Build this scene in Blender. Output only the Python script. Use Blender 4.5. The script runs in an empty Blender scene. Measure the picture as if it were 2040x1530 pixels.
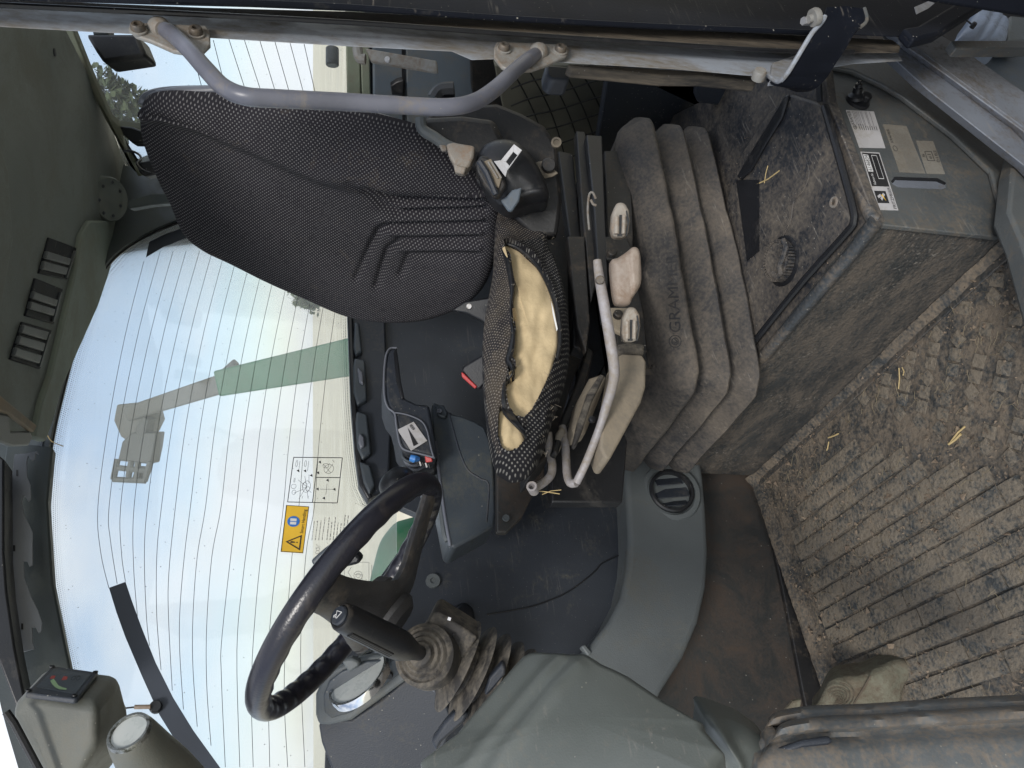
import bpy, bmesh, math, random
import numpy as np
from math import sin, cos, pi, radians, sqrt, atan
from mathutils import Vector, Matrix, noise
from mathutils.bvhtree import BVHTree
random.seed(7)
SC = bpy.context.scene
COL = SC.collection
# ---------------------------------------------------------------- camera
FPX = 1500.0; PITCH = atan(400 / 1500.0); YAW = radians(33.2); H = 1.25
CF = Vector((sin(YAW) * cos(PITCH), cos(YAW) * cos(PITCH), -sin(PITCH)))
CR = Vector((cos(YAW), -sin(YAW), 0.0))
CU = CR.cross(CF)
CC = Vector((0, 0, H))
cam = bpy.data.cameras.new('camera'); camo = bpy.data.objects.new('camera', cam); COL.objects.link(camo)
cam.sensor_width = 36; cam.sensor_fit = 'HORIZONTAL'; cam.lens = 36 * FPX / 2040.0
cam.clip_start = 0.02; cam.clip_end = 3000
xa, ya, za = -CU, CR, -CF            # the phone was held sideways: its picture lies on its side
camo.matrix_world = Matrix(((xa.x, ya.x, za.x, CC.x), (xa.y, ya.y, za.y, CC.y), (xa.z, ya.z, za.z, CC.z), (0, 0, 0, 1)))
SC.camera = camo
# ---------------------------------------------------------------- sky and sun
SUN_EL, SUN_AZ = radians(40), radians(215)     # azimuth clockwise from +Y
w = bpy.data.worlds.new('World'); SC.world = w; w.use_nodes = True
nt = w.node_tree; nt.nodes.clear()
def N(nt, t, **kw):
    n = nt.nodes.new(t)
    for k, v in kw.items():
        if k.startswith('i_'): n.inputs[k[2:]].default_value = v
        else: setattr(n, k, v)
    return n
sky = N(nt, 'ShaderNodeTexSky', sky_type='NISHITA', sun_disc=False, sun_elevation=SUN_EL, sun_rotation=SUN_AZ)
sky.air_density = 1.0; sky.dust_density = 0.8; sky.ozone_density = 1.5
tc = N(nt, 'ShaderNodeTexCoord'); mp = N(nt, 'ShaderNodeMapping'); mp.inputs['Scale'].default_value = (1.0, 1.0, 2.2)
nz = N(nt, 'ShaderNodeTexNoise'); nz.inputs['Scale'].default_value = 2.6; nz.inputs['Detail'].default_value = 8; nz.inputs['Roughness'].default_value = 0.5
rp = N(nt, 'ShaderNodeValToRGB'); rp.color_ramp.elements[0].position = 0.40; rp.color_ramp.elements[1].position = 0.62
rp.color_ramp.elements[0].color = (0.25, 0.25, 0.25, 1)
mx = N(nt, 'ShaderNodeMix', data_type='RGBA'); mx.inputs['B'].default_value = (6.5, 6.75, 7.1, 1)
bg = N(nt, 'ShaderNodeBackground'); bg.inputs['Strength'].default_value = 0.1
wo = N(nt, 'ShaderNodeOutputWorld')
L = nt.links.new
L(tc.outputs['Generated'], mp.inputs['Vector']); L(mp.outputs[0], nz.inputs['Vector']); L(nz.outputs['Fac'], rp.inputs['Fac'])
L(rp.outputs['Color'], mx.inputs['Factor']); L(sky.outputs[0], mx.inputs['A']); L(mx.outputs['Result'], bg.inputs['Color']); L(bg.outputs[0], wo.inputs['Surface'])
sl = bpy.data.lights.new('sun', 'SUN'); sl.energy = 1.5; sl.angle = radians(14); sl.color = (1, 0.96, 0.9)
so = bpy.data.objects.new('sun', sl); COL.objects.link(so)
sdir = Vector((sin(SUN_AZ) * cos(SUN_EL), cos(SUN_AZ) * cos(SUN_EL), sin(SUN_EL)))
so.rotation_euler = sdir.to_track_quat('Z', 'Y').to_euler(); so.location = (0, 0, 5)
SC.view_settings.view_transform = 'Standard'; SC.view_settings.look = 'None'
SC.view_settings.exposure = 0.78; SC.view_settings.gamma = 1.0
SC.render.engine = 'CYCLES'
SC.cycles.max_bounces = 8; SC.cycles.diffuse_bounces = 4; SC.cycles.transparent_max_bounces = 12
# ---------------------------------------------------------------- geometry helpers
def ray(x, y): return CF + CR * ((765 - y) / FPX) + CU * ((1020 - x) / FPX)
def P(x, y, d): return CC + ray(x, y) * d
def on(x, y, pl):
    r = ray(x, y)
    if pl[0] in ('X', 'Y', 'Z'):
        a = 'XYZ'.index(pl[0]); return CC + r * ((pl[1] - CC[a]) / r[a])
    if pl[0] == 'D': return CC + r * pl[1]
    p0, n = pl
    return CC + r * ((p0 - CC).dot(n) / r.dot(n))
def proj(p):
    q = p - CC; d = q.dot(CF)
    return 1020 - FPX * q.dot(CU) / d, 765 - FPX * q.dot(CR) / d
def pln(pl):
    if pl[0] in ('X', 'Y', 'Z'):
        n = Vector((0, 0, 0)); n['XYZ'.index(pl[0])] = 1.0
        if pl[0] == 'Y': n = -n
        if pl[0] == 'X': n = -n
        if pl[0] == 'Z': n = n if pl[1] < H else -n
        return n
    if pl[0] == 'D': return -CF
    n = pl[1].normalized()
    return n
def onl(pts, pl): return [on(p[0], p[1], pl) for p in pts]
def cr(pts, k=6, closed=True):
    out = []; n = len(pts)
    rng = range(n) if closed else range(n - 1)
    for i in rng:
        if closed: a, b, c, d = pts[(i - 1) % n], pts[i], pts[(i + 1) % n], pts[(i + 2) % n]
        else: a, b, c, d = pts[max(i - 1, 0)], pts[i], pts[i + 1], pts[min(i + 2, n - 1)]
        for j in range(k):
            t = j / k
            out.append(tuple(0.5 * (2 * b[m] + (c[m] - a[m]) * t + (2 * a[m] - 5 * b[m] + 4 * c[m] - d[m]) * t * t + (3 * b[m] - a[m] - 3 * c[m] + d[m]) * t ** 3) for m in range(len(b))))
    if not closed: out.append(tuple(pts[-1]))
    return out
def resample(pts, n, closed=True):
    p = [Vector(q) for q in pts]
    if closed: p = p + [p[0]]
    s = [0.0]
    for a, b in zip(p, p[1:]): s.append(s[-1] + (b - a).length)
    out = []; j = 0; m = n if closed else n - 1
    for i in range(n):
        t = s[-1] * i / m
        while j < len(s) - 2 and s[j + 1] < t: j += 1
        f = (t - s[j]) / max(1e-9, s[j + 1] - s[j]); out.append(p[j].lerp(p[j + 1], min(1, max(0, f))))
    return out
class MB:
    def __init__(s): s.v = []; s.f = []; s.uv = None
    def add(s, vs, fs, uv=None):
        b = len(s.v); s.v += [Vector(v) for v in vs]; s.f += [tuple(i + b for i in f) for f in fs]
        if uv is not None:
            if s.uv is None: s.uv = [(0, 0)] * b
            s.uv += uv
        elif s.uv is not None: s.uv += [(0, 0)] * len(vs)
        return s
    def slab(s, p3, off):
        n = len(p3); off = Vector(off)
        a = [Vector(p) for p in p3]; b = [p + off for p in a]
        s.add(a + b, [tuple(range(n)), tuple(range(2 * n - 1, n - 1, -1))] + [(i, i + n, (i + 1) % n + n, (i + 1) % n) for i in range(n)])
        return s
    def box(s, c, sx, sy, sz, ax=None):
        c = Vector(c); X, Y, Z = ax or (Vector((1, 0, 0)), Vector((0, 1, 0)), Vector((0, 0, 1)))
        v = [c + X * (i * sx / 2) + Y * (j * sy / 2) + Z * (k * sz / 2) for k in (-1, 1) for j in (-1, 1) for i in (-1, 1)]
        s.add(v, [(0, 2, 3, 1), (4, 5, 7, 6), (0, 1, 5, 4), (2, 6, 7, 3), (0, 4, 6, 2), (1, 3, 7, 5)]); return s
    def loft(s, rings, closed=False, cap=True):
        n = len(rings[0]); vs = [v for r in rings for v in r]; fs = []
        m = len(rings)
        for i in range(m if closed else m - 1):
            for j in range(n):
                a = i * n + j; b = i * n + (j + 1) % n; c = ((i + 1) % m) * n + (j + 1) % n; d = ((i + 1) % m) * n + j
                fs.append((a, b, c, d))
        if cap and not closed: fs += [tuple(range(n - 1, -1, -1)), tuple(range((m - 1) * n, m * n))]
        s.add(vs, fs); return s
    def tube(s, pts, r, seg=10, closed=False, cap=True, flat=1.0, up=None):
        p = [Vector(q) for q in pts]; n = len(p); rings = []; u = None
        for i in range(n):
            a = p[(i - 1) % n] if (closed or i) else p[0]; b = p[(i + 1) % n] if (closed or i < n - 1) else p[-1]
            t = (b - a).normalized()
            if u is None:
                u = up or (Vector((0, 0, 1)) if abs(t.z) < .9 else Vector((1, 0, 0)))
            u = (u - t * u.dot(t)).normalized(); w_ = t.cross(u)
            rr = r(i / (n - 1)) if callable(r) else (r[i] if isinstance(r, (list, tuple)) else r)
            rings.append([p[i] + u * (rr * flat * cos(2 * pi * k / seg)) + w_ * (rr * sin(2 * pi * k / seg)) for k in range(seg)])
        s.loft(rings, closed, cap); return s
    def lathe(s, c, ax, prof, seg=32, sq=0.0, up=None, ell=1.0):
        c = Vector(c); ax = Vector(ax).normalized(); u = up or (Vector((0, 0, 1)) if abs(ax.z) < .8 else Vector((1, 0, 0)))
        u = (u - ax * u.dot(ax)).normalized(); w_ = ax.cross(u); rings = []
        for (h, r) in prof:
            rg = []
            for k in range(seg):
                a = 2 * pi * k / seg; q = 1.0
                if sq: q = 1 / (abs(cos(a)) ** sq + abs(sin(a)) ** sq) ** (1 / sq)
                rg.append(c + ax * h + (u * cos(a) + w_ * (sin(a) * ell)) * (r * q))
            rings.append(rg)
        s.loft(rings, False, True); return s
    def build(s, name, mat, parent=None, bev=0, sub=0, smooth=True, ang=35, origin=None, seg=2, tri=False, double=False):
        base = parent['_o'] if parent and '_o' in parent else None
        o3 = Vector(base) if base else (Vector(origin) if origin is not None else (Vector((0, 0, 0))))
        if base is None and origin is None and s.v:
            mn = Vector([min(v[i] for v in s.v) for i in range(3)]); mxv = Vector([max(v[i] for v in s.v) for i in range(3)])
            o3 = Vector(((mn.x + mxv.x) / 2, (mn.y + mxv.y) / 2, mn.z))
        me = bpy.data.meshes.new(name); me.from_pydata([tuple(v - o3) for v in s.v], [], s.f); me.validate(clean_customdata=False)
        if s.uv is not None and len(me.vertices) == len(s.uv):
            ul = me.uv_layers.new(name='UVMap'); idx = np.empty(len(me.loops), np.int32); me.loops.foreach_get('vertex_index', idx)
            ul.data.foreach_set('uv', np.array(s.uv, np.float32)[idx].ravel())
        bm = bmesh.new(); bm.from_mesh(me); bmesh.ops.recalc_face_normals(bm, faces=bm.faces); bm.to_mesh(me); bm.free()
        if smooth: me.shade_smooth(); me.set_sharp_from_angle(angle=radians(ang))
        me.materials.append(mat)
        o = bpy.data.objects.new(name, me); COL.objects.link(o); o['_o'] = tuple(o3)
        if parent: o.parent = parent; o.location = (0, 0, 0)
        else: o.location = o3
        if bev:
            m = o.modifiers.new('bevel', 'BEVEL'); m.width = bev; m.segments = seg; m.limit_method = 'ANGLE'; m.angle_limit = radians(40); m.harden_normals = False
        if sub:
            m = o.modifiers.new('sub', 'SUBSURF'); m.levels = sub; m.render_levels = sub
        return o
def tag(o, label=None, cat=None, group=None, kind=None):
    if label: o['label'] = label
    if cat: o['category'] = cat
    if group: o['group'] = group
    if kind: o['kind'] = kind
    return o
def T(name, label, cat, loc, group=None):
    o = bpy.data.objects.new(name, None); COL.objects.link(o); o.location = Vector(loc); o['_o'] = tuple(loc); o.empty_display_size = .05
    return tag(o, label, cat, group)
def slab(name, pts, pl, th, mat, parent=None, bev=0.0, k=0, off=None, **kw):
    if k: pts = cr(pts, k)
    n = -pln(pl); m = MB().slab(onl(pts, pl), off if off else n * th)
    return m.build(name, mat, parent, bev, **kw)
def tubepx(name, pts, r, mat, parent=None, k=6, seg=10, pl=None, **kw):
    """pts: (x, y, depth) triples, or (x, y) on plane pl"""
    c = cr(pts, k, False) if k else pts
    p3 = [on(q[0], q[1], pl) if pl else P(*q) for q in c]
    return MB().tube(p3, r, seg, **kw).build(name, mat, parent)
def smooth(a, b, x):
    t = min(1, max(0, (x - a) / (b - a))); return t * t * (3 - 2 * t)
def dseg(px, py, pts):
    best = 1e9; sd = 0
    for (ax, ay), (bx, by) in zip(pts, pts[1:]):
        dx, dy = bx - ax, by - ay; t = ((px - ax) * dx + (py - ay) * dy) / (dx * dx + dy * dy + 1e-9)
        t = min(1, max(0, t)); ex, ey = px - ax - t * dx, py - ay - t * dy; d = ex * ex + ey * ey
        if d < best: best = d; sd = dx * ey - dy * ex
    return sqrt(best) * (1 if sd > 0 else -1)
def inside(px, py, poly):
    c = False; j = len(poly) - 1
    for i in range(len(poly)):
        xi, yi = poly[i][:2]; xj, yj = poly[j][:2]
        if (yi > py) != (yj > py) and px < (xj - xi) * (py - yi) / (yj - yi) + xi: c = not c
        j = i
    return c
def pillow(outline, pl, back, edge, crown=0.0, relief=None, nth=200, rings=40, k=6, center=None, backscale=1.0, nz_amp=0.0):
    """rounded cushion: a star-shaped outline on a plane, domed and rounded to the viewer, walls running to `back`"""
    o2 = resample(cr([tuple(p[:2]) for p in outline], k), nth)
    cx = center or (sum(p[0] for p in o2) / nth, sum(p[1] for p in o2) / nth)
    O = [on(p[0], p[1], pl) for p in o2]; c = on(cx[0], cx[1], pl); n = pln(pl)
    u = Vector((0, 0, 1)); u = (u - n * u.dot(n)).normalized() if abs(n.z) < .95 else Vector((0, 1, 0)); v_ = n.cross(u)
    vs = []; uv = []; R_ = []
    for i in range(rings + 1):
        s = 1 - (1 - i / rings) ** 1.5
        for j in range(nth):
            q = c + (O[j] - c) * s; ed = (1 - s) * (O[j] - c).length
            e = min(1, ed / edge); h = crown * (1 - s * s) - edge * (1 - sqrt(max(0, 1 - (1 - e) ** 2)))
            if relief:
                a, b = proj(q); h += relief(a, b, s)
            if nz_amp: h += nz_amp * noise.noise(q * 25)
            vs.append(q + n * h); uv.append(((q - c).dot(u), (q - c).dot(v_)))
    nf = len(vs); back = Vector(back); steps = 10
    for i in range(1, steps + 1):
        f = i / steps; sc_ = 1 + (backscale - 1) * f
        for j in range(nth):
            q = c + (O[j] - c) * sc_ - n * edge + back * f
            vs.append(q); uv.append(((O[j] - c).dot(u) + f * back.length, (O[j] - c).dot(v_)))
    m = MB(); fs = []
    for i in range(rings + steps):
        for j in range(nth):
            a = i * nth + j; b = i * nth + (j + 1) % nth
            fs.append((a, b, b + nth, a + nth))
    fs.append(tuple(range(len(vs) - 1, len(vs) - nth - 1, -1)))
    m.add(vs, fs, uv); return m
_txt = {}
def text_mesh(s):
    if s in _txt: return _txt[s]
    cu = bpy.data.curves.new('t', 'FONT'); cu.body = s; cu.resolution_u = 3; o = bpy.data.objects.new('t', cu); COL.objects.link(o)
    dg = bpy.context.evaluated_depsgraph_get(); me = bpy.data.meshes.new_from_object(o.evaluated_get(dg))
    v = [tuple(q.co) for q in me.vertices]; f = [tuple(p.vertices) for p in me.polygons]
    x0 = min(q[0] for q in v); x1 = max(q[0] for q in v); y0 = min(q[1] for q in v); y1 = max(q[1] for q in v)
    v = [((q[0] - x0) / (x1 - x0), (q[1] - y0) / (y1 - y0)) for q in v]
    bpy.data.objects.remove(o); bpy.data.curves.remove(cu); bpy.data.meshes.remove(me)
    _txt[s] = (v, f); return _txt[s]
def quadmap(q, a, b):
    bl, br, tr, tl = q
    return tuple((1 - a) * (1 - b) * bl[i] + a * (1 - b) * br[i] + a * b * tr[i] + (1 - a) * b * tl[i] for i in range(2))
def add_text(m, s, quad, fn, lift=0.0006):
    v, f = text_mesh(s)
    p = [fn(*quadmap(quad, a, b)) for a, b in v]
    m.add([q + (CC - q).normalized() * lift for q in p], f)
def add_quad(m, quad, fn, lift=0.0006, pts=None):
    pts = pts or [(0, 0), (1, 0), (1, 1), (0, 1)]
    p = [fn(*quadmap(quad, a, b)) for a, b in pts]
    m.add([q + (CC - q).normalized() * lift for q in p], [tuple(range(len(p)))])
def ring_pts(c, r, n, a0=0, a1=2 * pi): return [(c[0] + r[0] * cos(a0 + (a1 - a0) * i / n), c[1] + r[1] * sin(a0 + (a1 - a0) * i / n)) for i in range(n + (0 if abs(a1 - a0 - 2 * pi) < 1e-6 else 1))]
# ---------------------------------------------------------------- materials
K_ = [.84]
def mat(name, base, rough=0.6, dirt=None, amt=0.5, scale=6.0, fine=0.3, bump=0.3, bscale=300.0, metal=0.0, spec=0.5, streak=(1, 1, 1), specks=0.0, coat=0.0, contrast=0.11, scr=0.0):
    if streak != (9, 9, 9) and K_[0] != 1: base = tuple(q * K_[0] for q in base); dirt = tuple(q * K_[0] for q in dirt) if dirt else None
    m = bpy.data.materials.new(name); m.use_nodes = True; t = m.node_tree; b = t.nodes['Principled BSDF']
    b.inputs['Roughness'].default_value = rough; b.inputs['Metallic'].default_value = metal; b.inputs['Specular IOR Level'].default_value = spec
    b.inputs['Coat Weight'].default_value = coat
    co = N(t, 'ShaderNodeTexCoord'); mp = N(t, 'ShaderNodeMapping'); mp.inputs['Scale'].default_value = streak; t.links.new(co.outputs['Object'], mp.inputs['Vector'])
    # gentle tone variation
    n0 = N(t, 'ShaderNodeTexNoise'); n0.inputs['Scale'].default_value = scale * .6; n0.inputs['Detail'].default_value = 5; t.links.new(mp.outputs[0], n0.inputs['Vector'])
    mr = N(t, 'ShaderNodeMapRange'); mr.inputs['From Min'].default_value = .3; mr.inputs['From Max'].default_value = .7; mr.inputs['To Min'].default_value = .78; mr.inputs['To Max'].default_value = 1.22
    t.links.new(n0.outputs['Fac'], mr.inputs['Value'])
    hs = N(t, 'ShaderNodeMix', data_type='RGBA', blend_type='MULTIPLY'); hs.inputs['Factor'].default_value = 1; hs.inputs['A'].default_value = (*base, 1)
    t.links.new(mr.outputs[0], hs.inputs['B']); cur = hs.outputs['Result']
    if dirt:
        n1 = N(t, 'ShaderNodeTexNoise'); n1.inputs['Scale'].default_value = scale; n1.inputs['Detail'].default_value = 13; n1.inputs['Roughness'].default_value = .76; n1.inputs['Distortion'].default_value = .5
        t.links.new(mp.outputs[0], n1.inputs['Vector'])
        n2 = N(t, 'ShaderNodeTexNoise'); n2.inputs['Scale'].default_value = 140; n2.inputs['Detail'].default_value = 3; t.links.new(mp.outputs[0], n2.inputs['Vector'])
        ad = N(t, 'ShaderNodeMath', operation='MULTIPLY_ADD'); ad.inputs[1].default_value = fine * .5; t.links.new(n2.outputs['Fac'], ad.inputs[0]); t.links.new(n1.outputs['Fac'], ad.inputs[2])
        r = N(t, 'ShaderNodeMapRange'); c0 = .5 + fine * .25 + (.5 - amt) * .5
        r.inputs['From Min'].default_value = c0 - contrast; r.inputs['From Max'].default_value = c0 + contrast; t.links.new(ad.outputs[0], r.inputs['Value'])
        x = N(t, 'ShaderNodeMix', data_type='RGBA'); x.inputs['B'].default_value = (*dirt, 1); t.links.new(r.outputs[0], x.inputs['Factor']); t.links.new(cur, x.inputs['A']); cur = x.outputs['Result']
        rr = N(t, 'ShaderNodeMapRange'); rr.inputs['To Min'].default_value = rough; rr.inputs['To Max'].default_value = min(1, rough + .35); t.links.new(r.outputs[0], rr.inputs['Value']); t.links.new(rr.outputs[0], b.inputs['Roughness'])
    if scr:
        ms_ = N(t, 'ShaderNodeMapping'); ms_.inputs['Rotation'].default_value = (.5, .35, .8); ms_.inputs['Scale'].default_value = (14, 150, 150); t.links.new(co.outputs['Object'], ms_.inputs['Vector'])
        ns = N(t, 'ShaderNodeTexNoise'); ns.inputs['Scale'].default_value = 1.0; ns.inputs['Detail'].default_value = 3; ns.inputs['Distortion'].default_value = .6; t.links.new(ms_.outputs[0], ns.inputs['Vector'])
        nm = N(t, 'ShaderNodeTexNoise'); nm.inputs['Scale'].default_value = 9; t.links.new(co.outputs['Object'], nm.inputs['Vector'])
        r1 = N(t, 'ShaderNodeMapRange'); r1.inputs['From Min'].default_value = .60; r1.inputs['From Max'].default_value = .70; t.links.new(ns.outputs['Fac'], r1.inputs['Value'])
        r3 = N(t, 'ShaderNodeMapRange'); r3.inputs['From Min'].default_value = .48; r3.inputs['From Max'].default_value = .62; r3.inputs['To Max'].default_value = scr; t.links.new(nm.outputs['Fac'], r3.inputs['Value'])
        qm = N(t, 'ShaderNodeMath', operation='MULTIPLY'); t.links.new(r1.outputs[0], qm.inputs[0]); t.links.new(r3.outputs[0], qm.inputs[1])
        x = N(t, 'ShaderNodeMix', data_type='RGBA'); x.inputs['B'].default_value = (.26, .235, .20, 1); t.links.new(qm.outputs[0], x.inputs['Factor']); t.links.new(cur, x.inputs['A']); cur = x.outputs['Result']
    if specks:
        vo = N(t, 'ShaderNodeTexVoronoi'); vo.inputs['Scale'].default_value = 190; t.links.new(co.outputs['Object'], vo.inputs['Vector'])
        sz = N(t, 'ShaderNodeSeparateColor'); t.links.new(vo.outputs['Color'], sz.inputs[0])
        g = N(t, 'ShaderNodeMath', operation='GREATER_THAN'); g.inputs[1].default_value = 1 - specks; t.links.new(sz.outputs[0], g.inputs[0])
        l_ = N(t, 'ShaderNodeMath', operation='MULTIPLY'); l_.inputs[1].default_value = .26; t.links.new(sz.outputs[1], l_.inputs[0])
        g2 = N(t, 'ShaderNodeMath', operation='LESS_THAN'); t.links.new(vo.outputs['Distance'], g2.inputs[0]); t.links.new(l_.outputs[0], g2.inputs[1])
        g3 = N(t, 'ShaderNodeMath', operation='MULTIPLY'); t.links.new(g.outputs[0], g3.inputs[0]); t.links.new(g2.outputs[0], g3.inputs[1])
        x = N(t, 'ShaderNodeMix', data_type='RGBA'); x.inputs['B'].default_value = (.22, .21, .185, 1); t.links.new(g3.outputs[0], x.inputs['Factor']); t.links.new(cur, x.inputs['A']); cur = x.outputs['Result']
    t.links.new(cur, b.inputs['Base Color'])
    if bump:
        nb = N(t, 'ShaderNodeTexNoise'); nb.inputs['Scale'].default_value = bscale; nb.inputs['Detail'].default_value = 4; t.links.new(co.outputs['Object'], nb.inputs['Vector'])
        bp = N(t, 'ShaderNodeBump'); bp.inputs['Strength'].default_value = bump; bp.inputs['Distance'].default_value = .001 if bscale > 120 else .004
        t.links.new(nb.outputs['Fac'], bp.inputs['Height']); t.links.new(bp.outputs[0], b.inputs['Normal'])
    return m
def fabric(name, base, dot, step=.0062, dust=(.085, .07, .055), damt=.3):
    m = mat(name, base, .95, dust, damt, 9, .5, .4, 500, spec=.2)
    t = m.node_tree; b = t.nodes['Principled BSDF']; prev = b.inputs['Base Color'].links[0].from_socket
    co = N(t, 'ShaderNodeTexCoord'); mp = N(t, 'ShaderNodeMapping'); mp.inputs['Rotation'].default_value = (0, 0, radians(45)); mp.inputs['Scale'].default_value = (1 / step, 1 / step, 1)
    t.links.new(co.outputs['UV'], mp.inputs['Vector'])
    fr = N(t, 'ShaderNodeVectorMath', operation='FRACTION'); t.links.new(mp.outputs[0], fr.inputs[0])
    sb = N(t, 'ShaderNodeVectorMath', operation='SUBTRACT'); sb.inputs[1].default_value = (.5, .5, 0); t.links.new(fr.outputs[0], sb.inputs[0])
    mu = N(t, 'ShaderNodeVectorMath', operation='MULTIPLY'); mu.inputs[1].default_value = (1, 1, 0); t.links.new(sb.outputs[0], mu.inputs[0])
    le = N(t, 'ShaderNodeVectorMath', operation='LENGTH'); t.links.new(mu.outputs[0], le.inputs[0])
    r = N(t, 'ShaderNodeMapRange'); r.inputs['From Min'].default_value = .28; r.inputs['From Max'].default_value = .15; t.links.new(le.outputs['Value'], r.inputs['Value'])
    n2 = N(t, 'ShaderNodeTexNoise'); n2.inputs['Scale'].default_value = 90; t.links.new(co.outputs['Object'], n2.inputs['Vector'])
    r2 = N(t, 'ShaderNodeMapRange'); r2.inputs['From Min'].default_value = .1; r2.inputs['From Max'].default_value = .5; t.links.new(n2.outputs['Fac'], r2.inputs['Value'])
    q = N(t, 'ShaderNodeMath', operation='MULTIPLY'); t.links.new(r.outputs[0], q.inputs[0]); t.links.new(r2.outputs[0], q.inputs[1])
    x = N(t, 'ShaderNodeMix', data_type='RGBA'); x.inputs['B'].default_value = (*dot, 1); t.links.new(q.outputs[0], x.inputs['Factor']); t.links.new(prev, x.inputs['A'])
    t.links.new(x.outputs['Result'], b.inputs['Base Color']); return m
DUST = (.20, .165, .125); MUD = (.155, .115, .085)
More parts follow.
